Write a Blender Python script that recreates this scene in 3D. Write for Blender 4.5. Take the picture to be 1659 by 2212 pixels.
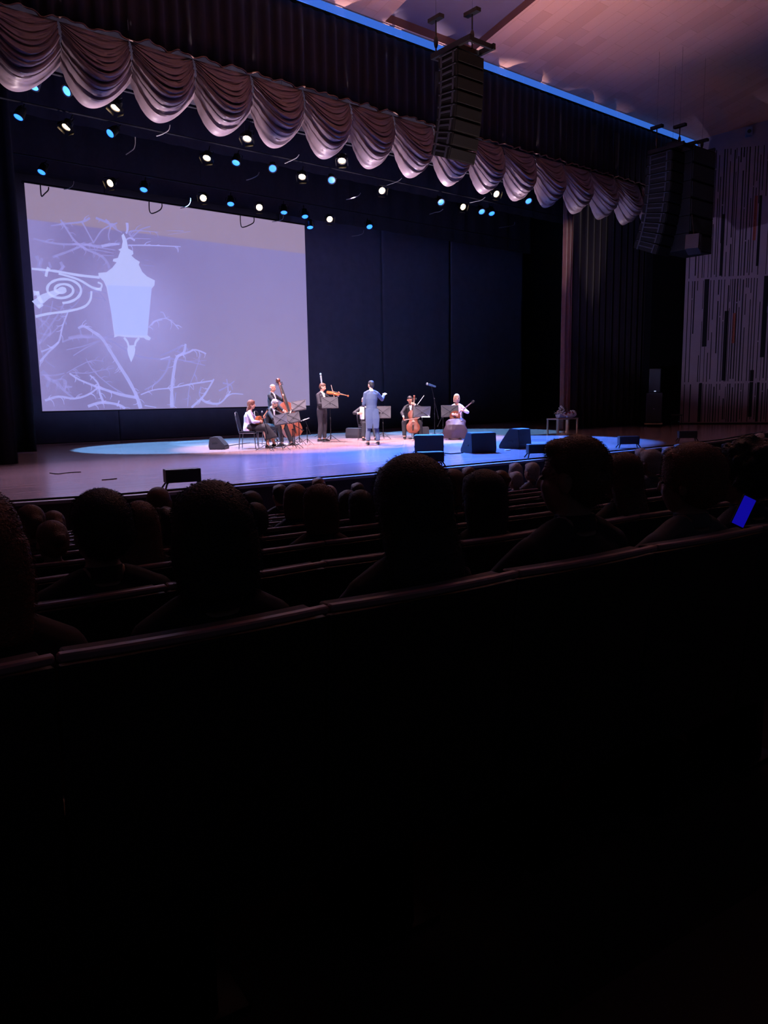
import bpy, bmesh, math, random
from mathutils import Vector, Matrix, Quaternion, noise
random.seed(7)
for o in list(bpy.data.objects): bpy.data.objects.remove(o)
SC = bpy.context.scene
COL = SC.collection
PI = math.pi

# ------------------------------------------------------------------ camera
R = Matrix(((0.7759606232267595, 0.10418597114563592, -0.6221176694307756),
            (-0.6305915619734904, 0.10393468571110705, -0.769124088215918),
            (-0.01547233561466312, 0.9891121597283972, 0.14634801777971954)))
FPX, CX, CY = 1660.0, 829.5, 1106.0
CAM = Vector((0, 0, 1.29))
cd = bpy.data.cameras.new('camera'); cam = bpy.data.objects.new('camera', cd); COL.objects.link(cam)
cam.matrix_world = Matrix.Translation(CAM) @ R.to_4x4()
cd.sensor_fit = 'VERTICAL'; cd.sensor_height = 36.0; cd.lens = FPX / 2212 * 36.0
cd.clip_start = 0.05; cd.clip_end = 200
SC.camera = cam

def ray(px, py): return R @ Vector((px - CX, -(py - CY), -FPX))
def onz(px, py, z=0.0):
    d = ray(px, py); return CAM + d * ((z - CAM.z) / d.z)
def ony(px, py, y):
    d = ray(px, py); return CAM + d * ((y - CAM.y) / d.y)

# ------------------------------------------------------------------ world, exposure
w = bpy.data.worlds.new('world'); SC.world = w; w.use_nodes = True
bgn = w.node_tree.nodes['Background']
bgn.inputs[0].default_value = (0.55, 0.6, 1.0, 1); bgn.inputs[1].default_value = 0.016
SC.view_settings.view_transform = 'Standard'; SC.view_settings.look = 'None'
SC.view_settings.gamma = 1; SC.view_settings.exposure = 0; SC.view_settings.use_curve_mapping = False

def lin(c):
    def f(v):
        v = v / 255.0
        return v / 12.92 if v <= 0.04045 else ((v + 0.055) / 1.055) ** 2.4
    return tuple(f(v) for v in c)

# ------------------------------------------------------------------ lights (stage lamps and added fills)
def spot(name, loc, target, power, color, angle, blend=0.25, size=0.08):
    l = bpy.data.lights.new(name, 'SPOT'); l.energy = power; l.color = color
    l.spot_size = math.radians(angle); l.spot_blend = blend; l.shadow_soft_size = size
    o = bpy.data.objects.new(name, l); COL.objects.link(o)
    o.location = loc
    o.rotation_euler = (Vector(target) - Vector(loc)).to_track_quat('-Z', 'Y').to_euler()
    return o
PINKW = (1.0, 0.70, 0.90); BLUE = (0.04, 0.19, 1.0); CYAN = (0.12, 0.45, 1.0)
# lamps high over the stage lip aimed at the players
spot('front_lamp', (7.0, 12.5, 12.0), (12.0, 18.6, 0.4), 15000, PINKW, 30, 0.5, 0.06)
spot('front_lamp', (13.5, 12.0, 12.0), (15.8, 18.6, 0.6), 15000, (1.0, 0.76, 0.86), 30, 0.5, 0.06)
spot('follow_lamp', (4.0, 11.0, 11.8), (13.4, 17.2, 1.2), 22000, (0.62, 0.76, 1.0), 9, 0.7, 0.05)
# overhead pink-white wash on the players
for x, y, tx, ty in ((10.0, 20.9, 11.0, 18.6), (13.2, 20.9, 13.6, 18.6), (15.8, 20.9, 16.6, 18.5)):
    spot('wash_lamp', (x, y, 8.0), (tx, ty, 0), 9000, PINKW, 40, 0.5, 0.04)
# blue pools on the boards
for x, y, tx, ty, p, a, b in ((8.5, 21.3, 9.6, 21.0, 16000, 44, 0.10), (11.5, 24.0, 12.0, 21.8, 10000, 34, 0.15),
                              (15.5, 24.0, 16.6, 21.8, 10000, 34, 0.15), (19.5, 22.4, 20.4, 20.4, 12000, 42, 0.12),
                              (16.0, 18.2, 13.8, 13.6, 42000, 52, 0.7), (19.5, 18.2, 17.6, 14.8, 34000, 40, 0.25),
                              (12.0, 18.2, 10.2, 13.2, 22000, 54, 0.9)):
    spot('blue_lamp', (x, y, 8.0), (tx, ty, 0), p, BLUE if y < 20 else CYAN, a, b, 0.04)
spot('lilac_lamp', (7.0, 18.2, 8.2), (6.2, 12.8, 0), 3500, (0.72, 0.56, 1.0), 70, 0.9, 0.04)
# added unseen up-lights below the swags, standing in for floor bounce
for i in range(9):
    lx = 5.3 + 2.05 * i + (0.75 if i == 4 else 0.15 if i == 3 else 0)
    spot('swag_fill', (lx, 16.95, 0.10), (lx - (0.5 if i == 4 else 0), 18.95, 8.6), (4600, 6800, 8000, 8200, 8200, 8000, 7600, 7000, 6000)[i], (1.0, 0.78, 0.86), 29, 0.35, 0.03)
for x, p in ((22.9, 2700), (24.9, 1500)):
    spot('swag_fill', (x, 16.5, 0.10), (x, 18.1, 8.2), p, (1.0, 0.78, 0.86), 20, 1.0, 0.03)
# added unseen fill lights that brighten the plank ceiling
for x, p, tx in ((6.5, 3700, 7.5), (10.5, 4400, 11.0), (14.5, 3800, 14.8), (18.5, 1900, 18.8)):
    spot('ceiling_fill', (x, 11.7, 0.10), (tx, 11.2, 12.0), p, (1.0, 0.70, 0.72) if x < 12 else (1.0, 0.62, 0.48), 68, 1.0, 0.03)
spot('wall_fill', (9.0, 11.2, 0.9), (31.5, 15.6, 6.8), 2600, (0.56, 0.52, 1.0), 31, 0.4, 0.03)  # added fill to brighten the slotted wall, no fixture stands here

# ------------------------------------------------------------------ materials
MATS = {}
def mat(name, col, rough=0.6, metal=0.0, emit=None, es=1.0, nz=0.0, nscale=30, bump=0.0, bscale=60, spec=0.5, sheen=0.0):
    if name in MATS: return MATS[name]
    m = bpy.data.materials.new(name); m.use_nodes = True; nt = m.node_tree
    b = nt.nodes['Principled BSDF']
    c = lin(col)
    b.inputs['Base Color'].default_value = (*c, 1)
    b.inputs['Roughness'].default_value = rough; b.inputs['Metallic'].default_value = metal
    b.inputs['Specular IOR Level'].default_value = spec
    if sheen: b.inputs['Sheen Weight'].default_value = sheen
    tc = nt.nodes.new('ShaderNodeTexCoord')
    if nz:
        n = nt.nodes.new('ShaderNodeTexNoise'); n.inputs['Scale'].default_value = nscale; n.inputs['Detail'].default_value = 3
        nt.links.new(tc.outputs['Object'], n.inputs['Vector'])
        mx = nt.nodes.new('ShaderNodeMix'); mx.data_type = 'RGBA'
        mx.inputs[6].default_value = (*[v * (1 - nz) for v in c], 1); mx.inputs[7].default_value = (*[min(1, v * (1 + nz)) for v in c], 1)
        nt.links.new(n.outputs['Fac'], mx.inputs[0]); nt.links.new(mx.outputs[2], b.inputs['Base Color'])
    if bump:
        n2 = nt.nodes.new('ShaderNodeTexNoise'); n2.inputs['Scale'].default_value = bscale
        nt.links.new(tc.outputs['Object'], n2.inputs['Vector'])
        bp = nt.nodes.new('ShaderNodeBump'); bp.inputs['Strength'].default_value = bump; bp.inputs['Distance'].default_value = 0.01
        nt.links.new(n2.outputs['Fac'], bp.inputs['Height']); nt.links.new(bp.outputs['Normal'], b.inputs['Normal'])
    if emit:
        b.inputs['Emission Color'].default_value = (*lin(emit), 1); b.inputs['Emission Strength'].default_value = es
    MATS[name] = m; return m

BLACKC = mat('black_cloth', (30, 30, 38), 0.95, nz=0.3, nscale=8, spec=0.1)
BLACKP = mat('black_plastic', (26, 26, 30), 0.45, nz=0.2)
BLACKM = mat('black_metal', (30, 30, 34), 0.4, 0.6, nz=0.2)
STEEL = mat('steel', (170, 172, 180), 0.3, 1.0, nz=0.1)
CHROME = mat('chrome', (120, 120, 126), 0.3, 1.0, nz=0.05)
GRILLE = mat('speaker_grille', (40, 42, 48), 0.6, 0.3, nz=0.5, nscale=300)
SKIN = mat('skin', (205, 150, 125), 0.55, nz=0.12, nscale=25, bump=0.1)
SKIND = mat('skin_tanned', (175, 125, 100), 0.55, nz=0.12, nscale=25)
SHIRT = mat('white_shirt', (235, 232, 238), 0.8, nz=0.05, bump=0.2)
TUX = mat('black_suit', (25, 24, 31), 0.8, nz=0.2, nscale=60, bump=0.2)
TUXG = mat('charcoal_suit', (40, 38, 46), 0.8, nz=0.2, nscale=60, bump=0.2)
NAVY = mat('dark_blue_tailcoat', (78, 84, 104), 0.8, nz=0.15, nscale=60, bump=0.2)
SHOE = mat('black_leather', (18, 18, 20), 0.2, nz=0.2)
VARN = mat('varnished_spruce', (168, 92, 50), 0.25, nz=0.35, nscale=14)
VARNR = mat('red_brown_varnish', (116, 62, 46), 0.28, nz=0.35, nscale=10)
EBONY = mat('ebony', (28, 22, 20), 0.3, nz=0.2)
STR = mat('string_metal', (210, 205, 200), 0.3, 0.8, nz=0.05)
BOWW = mat('bow_wood', (120, 60, 35), 0.3, nz=0.2)
BOWH = mat('bow_hair', (225, 220, 210), 0.6, nz=0.1)
WOODL = mat('pale_wood', (165, 140, 120), 0.5, nz=0.15, nscale=12)

# ------------------------------------------------------------------ mesh helpers
def T(x, y, z): return Matrix.Translation((x, y, z))
def RX(a): return Matrix.Rotation(math.radians(a), 4, 'X')
def RY(a): return Matrix.Rotation(math.radians(a), 4, 'Y')
def RZ(a): return Matrix.Rotation(math.radians(a), 4, 'Z')
def NB(): return bmesh.new()
def box(bm, c, s, M=None, bev=0.0, mi=0):
    r = bmesh.ops.create_cube(bm, size=1.0)
    vs = r['verts']
    for v in vs: v.co = Vector((v.co.x * s[0] + c[0], v.co.y * s[1] + c[1], v.co.z * s[2] + c[2]))
    if bev:
        es = list({e for v in vs for e in v.link_edges})
        rr = bmesh.ops.bevel(bm, geom=es, offset=bev, segments=2, affect='EDGES', profile=0.5)
        vs = list({v for f in rr['faces'] for v in f.verts} | {v for v in vs if v.is_valid})
    if M is not None:
        for v in vs: v.co = M @ v.co
    fs = {f for v in vs for f in v.link_faces}
    if mi:
        for f in fs: f.material_index = mi
    return vs
def loft(bm, pts, rx, ry, seg=12, xdir=None, cap=True, mi=0):
    pts = [Vector(p) for p in pts]; n = len(pts)
    if not hasattr(rx, '__len__'): rx = [rx] * n
    if not hasattr(ry, '__len__'): ry = [ry] * n
    rings = []; prev = None
    for i, p in enumerate(pts):
        t = (pts[min(i + 1, n - 1)] - pts[max(i - 1, 0)]).normalized()
        if xdir is not None: x = Vector(xdir)
        elif prev is not None: x = prev
        else: x = Vector((1, 0, 0)) if abs(t.x) < 0.8 else Vector((0, 1, 0))
        x = (x - t * x.dot(t))
        if x.length < 1e-5: x = t.orthogonal()
        x.normalize(); y = t.cross(x); prev = x
        rings.append([bm.verts.new(p + x * (math.cos(2*PI*k/seg) * rx[i]) + y * (math.sin(2*PI*k/seg) * ry[i])) for k in range(seg)])
    for a, b in zip(rings, rings[1:]):
        for k in range(seg):
            f = bm.faces.new((a[k], a[(k+1) % seg], b[(k+1) % seg], b[k])); f.material_index = mi
    if cap:
        f = bm.faces.new(list(reversed(rings[0]))); f.material_index = mi
        f = bm.faces.new(rings[-1]); f.material_index = mi
def tube(bm, pts, r, seg=8, M=None, mi=0):
    if M is not None: pts = [M @ Vector(p) for p in pts]
    loft(bm, pts, r, r, seg, mi=mi)
def ball(bm, c, r, M=None, seg=16, mi=0):
    if not hasattr(r, '__len__'): r = (r, r, r)
    rr = bmesh.ops.create_uvsphere(bm, u_segments=seg, v_segments=max(6, seg * 3 // 4), radius=1.0)
    for v in rr['verts']:
        v.co = Vector((v.co.x * r[0], v.co.y * r[1], v.co.z * r[2]))
        if M is not None: v.co = M.to_3x3() @ v.co
        v.co += Vector(c)
        for f in v.link_faces: f.material_index = mi
def limb(bm, a, b, ra, rb, seg=12, bulge=0.0):
    a, b = Vector(a), Vector(b); m = (a + b) / 2
    ball(bm, a, ra, seg=12); ball(bm, b, rb, seg=12)
    loft(bm, [a, m * 0.5 + a * 0.5, m, b], [ra, ra * (1 + bulge), (ra + rb) / 2 * (1 + bulge), rb], [ra, ra * (1 + bulge), (ra + rb) / 2 * (1 + bulge), rb], seg)
def prism(bm, outline, d0, d1, M=None, mi=0):
    """outline (x,z) extruded along y from d0 to d1"""
    a = [bm.verts.new((x, d0, z)) for x, z in outline]; b = [bm.verts.new((x, d1, z)) for x, z in outline]
    n = len(outline)
    fs = [bm.faces.new(a), bm.faces.new(list(reversed(b)))]
    for i in range(n): fs.append(bm.faces.new((a[(i+1) % n], a[i], b[i], b[(i+1) % n])))
    for f in fs: f.material_index = mi
    if M is not None:
        for v in a + b: v.co = M @ v.co
def lathe(bm, prof, seg=20, M=None, mi=0):
    rings = []
    for r, z in prof:
        rings.append([bm.verts.new(((M or Matrix()) @ Vector((r * math.cos(2*PI*k/seg), r * math.sin(2*PI*k/seg), z)))) for k in range(seg)])
    for a, b in zip(rings, rings[1:]):
        for k in range(seg):
            f = bm.faces.new((a[k], a[(k+1) % seg], b[(k+1) % seg], b[k])); f.material_index = mi
    f = bm.faces.new(list(reversed(rings[0]))); f.material_index = mi
    f = bm.faces.new(rings[-1]); f.material_index = mi
def tomesh(bm, name, smooth=True, normals=True):
    if normals: bmesh.ops.recalc_face_normals(bm, faces=bm.faces[:])
    me = bpy.data.meshes.new(name); bm.to_mesh(me); bm.free()
    if smooth:
        me.polygons.foreach_set('use_smooth', [True] * len(me.polygons))
        try: me.set_sharp_from_angle(angle=math.radians(38))
        except Exception: pass
    return me
def obj(name, bm, mats, parent=None, smooth=True, normals=True, label=None):
    me = bm if isinstance(bm, bpy.types.Mesh) else tomesh(bm, name, smooth, normals)
    if not isinstance(mats, (list, tuple)): mats = [mats]
    if not me.materials:
        for m in mats: me.materials.append(m)
    o = bpy.data.objects.new(name, me); COL.objects.link(o)
    if parent: o.parent = parent
    if label: o['label'] = label
    return o
def tag(o, label, cat, group=None, kind=None):
    o['label'] = label; o['category'] = cat
    if group: o['group'] = group
    if kind: o['kind'] = kind
    return o
def thing(name, label, cat, M=None, group=None):
    o = bpy.data.objects.new(name, None); COL.objects.link(o); o.empty_display_size = 0.1
    if M is not None: o.matrix_world = M
    return tag(o, label, cat, group)
def struct(name, bm, mats, label=None, smooth=False):
    o = obj(name, bm, mats, smooth=smooth); o['kind'] = 'structure'
    o['label'] = label or name; return o
def dup(root, M, label=None, group=None, cat=None):
    r = root.copy(); COL.objects.link(r); r.matrix_world = M
    if label: r['label'] = label
    if group: r['group'] = group
    for ch in list(root.children):
        c = ch.copy(); COL.objects.link(c); c.parent = r
        for g in ch.children:
            d = g.copy(); COL.objects.link(d); d.parent = c
    return r
def bake(bm, voxel=0.01, it=2, name='body'):
    """fuse overlapping closed shapes into one continuous surface"""
    bmesh.ops.recalc_face_normals(bm, faces=bm.faces[:])
    me = bpy.data.meshes.new('tmp'); bm.to_mesh(me); bm.free()
    o = bpy.data.objects.new('tmp', me); COL.objects.link(o)
    m = o.modifiers.new('r', 'REMESH'); m.mode = 'VOXEL'; m.voxel_size = voxel
    s = o.modifiers.new('s', 'SMOOTH'); s.factor = 0.5; s.iterations = it
    dg = bpy.context.evaluated_depsgraph_get()
    out = bpy.data.meshes.new_from_object(o.evaluated_get(dg))
    out.name = name
    out.polygons.foreach_set('use_smooth', [True] * len(out.polygons))
    bpy.data.objects.remove(o); bpy.data.meshes.remove(me)
    return out
def facing(p, phi):
    """rotation about z so that local +Y looks, as seen from the seats: 0 = at us, 90 = right, 180 = away"""
    d = Vector((p[0], p[1])).normalized(); toc = -d; right = Vector((d.y, -d.x))
    f = toc * math.cos(math.radians(phi)) + right * math.sin(math.radians(phi))
    return math.degrees(math.atan2(f.y, f.x)) - 90
def frame(px, py, phi, dz=0.0):
    p = onz(px, py); return T(p.x, p.y, dz) @ RZ(facing(p, phi))
# ================================================================== SETTING
APRON = [(-9.5, 14.0), (-4, 12.6), (1, 11.2), (2.6, 10.83), (4, 10.5), (8, 10.3), (11.6, 10.2), (17.7, 10.25), (21, 10.6), (25.5, 11.6), (30, 13.2), (33.2, 14.4)]
def apron_y(x):
    for (x0, y0), (x1, y1) in zip(APRON, APRON[1:]):
        if x0 <= x <= x1: return y0 + (y1 - y0) * (x - x0) / (x1 - x0)
    return 14.0
# stage floor material: glossy boards
def board_mat():
    m = bpy.data.materials.new('stage_boards'); m.use_nodes = True; nt = m.node_tree; b = nt.nodes['Principled BSDF']
    tc = nt.nodes.new('ShaderNodeTexCoord')
    br = nt.nodes.new('ShaderNodeTexBrick'); br.offset = 0.43
    br.inputs['Scale'].default_value = 1.0; br.inputs['Brick Width'].default_value = 3.2; br.inputs['Row Height'].default_value = 0.16
    br.inputs['Mortar Size'].default_value = 0.006; br.inputs['Mortar Smooth'].default_value = 0.3
    br.inputs['Color1'].default_value = (*lin((160, 132, 132)), 1); br.inputs['Color2'].default_value = (*lin((140, 114, 114)), 1)
    br.inputs['Mortar'].default_value = (*lin((70, 54, 56)), 1)
    nt.links.new(tc.outputs['Object'], br.inputs['Vector'])
    n = nt.nodes.new('ShaderNodeTexNoise'); n.inputs['Scale'].default_value = 1.3; n.inputs['Detail'].default_value = 5
    mp = nt.nodes.new('ShaderNodeMapping'); mp.inputs['Scale'].default_value = (0.5, 5, 1)
    nt.links.new(tc.outputs['Object'], mp.inputs[0]); nt.links.new(mp.outputs[0], n.inputs['Vector'])
    mx = nt.nodes.new('ShaderNodeMix'); mx.data_type = 'RGBA'; mx.blend_type = 'MULTIPLY'; mx.inputs[0].default_value = 0.5
    nt.links.new(br.outputs['Color'], mx.inputs[6]); nt.links.new(n.outputs['Color'], mx.inputs[7])
    nt.links.new(br.outputs['Color'], b.inputs['Base Color'])
    rg = nt.nodes.new('ShaderNodeMapRange'); rg.inputs[3].default_value = 0.14; rg.inputs[4].default_value = 0.30; b.inputs['Specular IOR Level'].default_value = 0.9
    nt.links.new(n.outputs['Fac'], rg.inputs[0]); nt.links.new(rg.outputs[0], b.inputs['Roughness'])
    bp = nt.nodes.new('ShaderNodeBump'); bp.inputs['Strength'].default_value = 0.02; bp.inputs['Distance'].default_value = 0.01
    nt.links.new(n.outputs['Fac'], bp.inputs['Height']); nt.links.new(bp.outputs[0], b.inputs['Normal'])
    return m
bm = NB()
top = [bm.verts.new((x, y, 0)) for x, y in APRON]
bk = [bm.verts.new((34, 30, 0)), bm.verts.new((-9.5, 30, 0))]
bm.faces.new(top + bk)
struct('floor', bm, board_mat(), 'glossy wooden stage boards')
bm = NB()
for (x0, y0), (x1, y1) in zip(APRON, APRON[1:]):
    a = [bm.verts.new(v) for v in ((x0, y0, -0.03), (x1, y1, -0.03), (x1, y1, -1.2), (x0, y0, -1.2))]; bm.faces.new(a)
struct('wall_front', bm, mat('stage_front_panel', (70, 48, 46), 0.6, nz=0.3, nscale=4), 'dark panelled face of the stage')
bm = NB()
for (x0, y0), (x1, y1) in zip(APRON, APRON[1:]):
    q = [(x0, y0 + .10, .004), (x1, y1 + .10, .004), (x1, y1 - .03, .004), (x0, y0 - .03, .004)]
    a = [bm.verts.new(v) for v in q]; b = [bm.verts.new((v[0], v[1], -.04)) for v in q]
    bm.faces.new(a); bm.faces.new((a[3], a[2], b[2], b[3])); bm.faces.new((b[3], b[2], b[1], b[0]))
struct('trim_1', bm, mat('stage_nosing', (150, 135, 140), 0.35, nz=0.2, nscale=6), 'pale nosing along the stage lip')

# auditorium floor in shallow curved steps
def row_y(k, x): return 0.61 + 0.86 * (k - 1) + (x - 16) ** 2 / 294.0
def row_z(k): return -0.12 - 0.11 * (k - 1)      # floor height under the row, rim is +0.97
bm = NB(); XS = [-10 + 2 * i for i in range(23)]
prev = None
for k in range(-3, 13):
    z = row_z(k) if k < 11 else row_z(10)
    a = [bm.verts.new((x, row_y(k, x) - 0.45, z)) for x in XS]
    b = [bm.verts.new((x, row_y(k + 1, x) - 0.45, z)) for x in XS]
    for i in range(len(XS) - 1):
        bm.faces.new((a[i], a[i+1], b[i+1], b[i]))
        if prev: bm.faces.new((prev[i], prev[i+1], a[i+1], a[i]))
    prev = b
struct('floor_2', bm, mat('auditorium_carpet', (44, 26, 30), 0.95, nz=0.3, nscale=80), 'dark carpet steps under the seats')

# right wall: splayed, slotted timber panels
WD = Vector((0.553, -0.834, 0)).normalized(); WN = Vector((-0.834, -0.553, 0)).normalized(); W0 = Vector((30.3, 17.5, 0))
def ceil_z(y): return 11.27 + (17.5 - y) * 0.222
SLOT = mat('panel_slot', (22, 17, 26), 0.9, nz=0.2); PANEL = mat('panel_wood', (140, 120, 130), 0.6, nz=0.10, nscale=3)
DEEP = mat('deep_panel_gap', (14, 11, 16), 0.9, nz=0.2); GLOW = mat('orange_slot_glow', (150, 70, 50), 0.6, nz=0.2)
bm = NB()
def wq(s0, s1, z0, z1, off, mi):
    p = [W0 + WD * s + WN * off + Vector((0, 0, z)) for s, z in ((s0, z0), (s1, z0), (s1, z1), (s0, z1))]
    f = bm.faces.new([bm.verts.new(v) for v in p]); f.material_index = mi
def wslot(s0, s1, z0, z1, mi=1):
    wq(s0, s1, z0, z1, 0.004, mi)
L = 14.0
f = bm.faces.new([bm.verts.new(W0 + WD * s + Vector((0, 0, z))) for s, z in ((0, -1.2), (L, -1.2), (L, ceil_z(17.5 - .834 * L) + .1), (0, ceil_z(17.5) + .1))])
rnd = random.Random(3)
bands = [(0.10, 1.70), (1.76, 5.88), (5.96, 10.9)]
s = 0.12
while s < 6.5:
    wdt = rnd.choice((0.022, 0.03, 0.03, 0.045))
    for z0, z1 in bands:
        zz1 = min(z1, ceil_z(17.5 - .834 * s) - .3) if z1 > 10 else z1
        z = z0 + rnd.choice((0, 0, 0, .1))
        while z < zz1 - 0.2:
            ln = rnd.uniform(0.8, 4.6)
            e = min(zz1 - 0.03, z + ln)
            if rnd.random() < 0.86: wslot(s, s + wdt, z, e)
            z = e + rnd.choice((0.05, 0.05, 0.5, 0.25))
    s += rnd.choice((0.105, 0.105, 0.12, 0.15, 0.075))
for s0, s1, z0, z1 in ((.74, .92, 3.2, 5.9), (.70, .82, .1, 1.72), (1.55, 1.70, 1.8, 4.6), (1.28, 1.40, 6.0, 8.4), (2.95, 3.12, 2.7, 5.9), (2.62, 2.76, .3, 2.2), (2.9, 3.0, .1, 1.7), (2.62, 2.72, 6.3, 9.0), (3.2, 3.3, 6.9, 9.6)):
    wslot(s0, s1, z0, z1, 2)
for s0, s1, z0, z1 in ((1.86, 2.0, 3.3, 4.5), (2.45, 2.56, 7.3, 9.0)): wslot(s0, s1, z0, z1, 3)  # orange glow in two slots, painted as flat colour
wslot(0, L, -0.02, 0.07, 2)
for z in (1.73, 5.92): wq(0, L, z - .012, z + .012, 0.006, 0)
struct('wall_right', bm, [PANEL, SLOT, DEEP, GLOW], 'tall slotted timber side wall right of the stage')
# left wall and proscenium returns
bm = NB()
p = [(1.2, 17.5), (-9.5, 1.4)]
bm.faces.new([bm.verts.new(v) for v in ((p[0][0], p[0][1], -1.2), (p[1][0], p[1][1], -1.2), (p[1][0], p[1][1], 15), (p[0][0], p[0][1], 11.4))])
struct('wall_left', bm, PANEL, 'timber side wall left of the stage')
bm = NB()
box(bm, (29.2, 17.75, 5.3), (2.3, .3, 13)); box(bm, (2.2, 18.3, 5.3), (2.2, .3, 13)); box(bm, (16.0, 17.9, 12.2), (30, .3, 2.1))
struct('wall_proscenium', bm, mat('black_masonry', (12, 12, 15), 0.95, nz=0.3, spec=.1), 'black proscenium wall around the opening')
bm = NB()
box(bm, (15.5, 30, 7), (40, .2, 14)); box(bm, (34, 24, 7), (.2, 12, 14)); box(bm, (-1.5, 24, 7), (.2, 12, 14)); box(bm, (16, 24, 13.6), (36, 12.2, .2))
struct('wall_back', bm, mat('black_stage_house', (22, 22, 27), 0.95, nz=0.3), 'black walls of the stage house')

# ceiling with planks
def plank_mat():
    m = bpy.data.materials.new('ceiling_planks'); m.use_nodes = True; nt = m.node_tree; b = nt.nodes['Principled BSDF']
    tc = nt.nodes.new('ShaderNodeTexCoord'); mp = nt.nodes.new('ShaderNodeMapping'); mp.inputs['Rotation'].default_value = (0, 0, PI / 2)
    br = nt.nodes.new('ShaderNodeTexBrick'); br.offset = 0.37
    br.inputs['Scale'].default_value = 1.0; br.inputs['Brick Width'].default_value = 1.5; br.inputs['Row Height'].default_value = 0.42
    br.inputs['Mortar Size'].default_value = 0.004; br.inputs['Bias'].default_value = -0.65
    br.inputs['Color1'].default_value = (*lin((205, 156, 140)), 1); br.inputs['Color2'].default_value = (*lin((170, 122, 106)), 1)
    br.inputs['Mortar'].default_value = (*lin((168, 120, 105)), 1)
    nt.links.new(tc.outputs['Object'], mp.inputs[0]); nt.links.new(mp.outputs[0], br.inputs['Vector'])
    nt.links.new(br.outputs['Color'], b.inputs['Base Color']); b.inputs['Roughness'].default_value = 0.85; b.inputs['Specular IOR Level'].default_value = 0.1
    return m
def on_ceiling(px, py):
    d = ray(px, py)   # z = 11.27 + (17.5-y)*.222
    t = (11.27 + 17.5 * .222 - CAM.z - .222 * CAM.y) / (d.z + .222 * d.y); return CAM + d * t
ca, cb = on_ceiling(833, 45), on_ceiling(1016, 117)
hx0, hx1, hy1 = ca.x, cb.x, (ca.y + cb.y) / 2; hy0 = hy1 - 4.2
bm = NB()
def cq(x0, x1, y0, y1, dz=0.0, mi=0):
    f = bm.faces.new([bm.verts.new((x, y, ceil_z(y) + dz)) for x, y in ((x0, y0), (x1, y0), (x1, y1), (x0, y1))]); f.material_index = mi
cq(-12, hx0, -8, 17.5); cq(hx1, 45, -8, 17.5); cq(hx0, hx1, hy1, 17.5); cq(hx0, hx1, -8, hy0)
cq(hx0 - .05, hx1 + .05, hy0 - .05, hy1 + .05, 0.22, 1)
for x in (hx0, hx1):
    f = bm.faces.new([bm.verts.new((x, y, ceil_z(y) + d)) for y, d in ((hy0, 0), (hy1, 0), (hy1, .22), (hy0, .22))]); f.material_index = 2
for y in (hy0, hy1):
    f = bm.faces.new([bm.verts.new((x, y, ceil_z(y) + d)) for x, d in ((hx0, 0), (hx1, 0), (hx1, .22), (hx0, .22))]); f.material_index = 2
struct('ceiling', bm, [plank_mat(), mat('ceiling_recess', (96, 82, 100), 0.8, nz=0.15, nscale=1.2), mat('recess_edge', (150, 96, 80), 0.7, nz=.1)], 'sloping plank ceiling of the hall')
# fascia strip in panels with joints, blue light put in as emission
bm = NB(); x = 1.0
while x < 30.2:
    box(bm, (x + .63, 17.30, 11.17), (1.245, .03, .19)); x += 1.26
o = obj('glow_fascia', bm, mat('blue_fascia_glow', (40, 80, 160), 0.5, emit=(52, 104, 205), es=0.95, nz=.1), smooth=False)
tag(o, 'long fascia between the ceiling and the stage curtain, its blue light painted as glow', 'fascia')

# ------------------------------------------------------------------ cloths
def pleats(x0, x1, z0, z1, amp=0.06, per=0.3, seed=0, nz=6, hem=0.0, sq=1.0):
    """pleated cloth in the xz plane, local y is depth"""
    r = random.Random(seed); bm = NB(); n = max(8, int((x1 - x0) / per * 10)); ph = 0; cols = []
    for i in range(n + 1):
        x = x0 + (x1 - x0) * i / n
        ph = (x / per) * 2 * PI + 1.6 * noise.noise(Vector((x * 0.9, seed * 3.1, 0)))
        s = math.sin(ph); yv = amp * (abs(s) ** 0.6) * (1 if s > 0 else -1) * (0.7 + 0.5 * noise.noise(Vector((x * 2.1, seed + 5, 0))))
        c = []
        for j in range(nz + 1):
            t = j / nz; z = z0 + (z1 - z0) * t
            if j == 0 and hem: z += hem * (noise.noise(Vector((x * 2.3, seed, 1))) + 0.4 * math.sin(ph * .5))
            c.append(bm.verts.new((x, -yv * (1.15 - 0.35 * t) * sq, z)))
        cols.append(c)
    for a, b in zip(cols, cols[1:]):
        for j in range(nz): bm.faces.new((a[j], b[j], b[j+1], a[j+1]))
    return bm
VELV = mat('dark_velvet', (27, 20, 26), 0.8, nz=0.25, nscale=5, sheen=0.12, spec=.2)
VELVLIT = mat('velvet_lit_edge', (112, 70, 66), 0.75, nz=0.25, nscale=5, sheen=0.5, spec=.2)
SATIN = mat('swag_satin', (112, 97, 105), 0.45, nz=0.10, nscale=8)
def solid(o, t=0.012):
    m = o.modifiers.new('thick', 'SOLIDIFY'); m.thickness = t; return o
val = thing('stage_valance', 'dark pleated valance with a row of scalloped satin swags across the stage', 'curtain', T(0, 17.42, 0))
solid(obj('pelmet', pleats(2.6, 28.8, 9.12, 11.06, 0.05, 0.34, 2, 4, 0.07), VELV, val, normals=False))
hp = [v.co + Vector((0, -.02, 0)) for k, v in enumerate(val.children[0].data.vertices) if k % 5 == 0]
bm = NB(); tube(bm, hp, .018, 5); obj('hem_trim', bm, mat('hem_braid', (120, 90, 78), .6, nz=.3), val)
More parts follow.
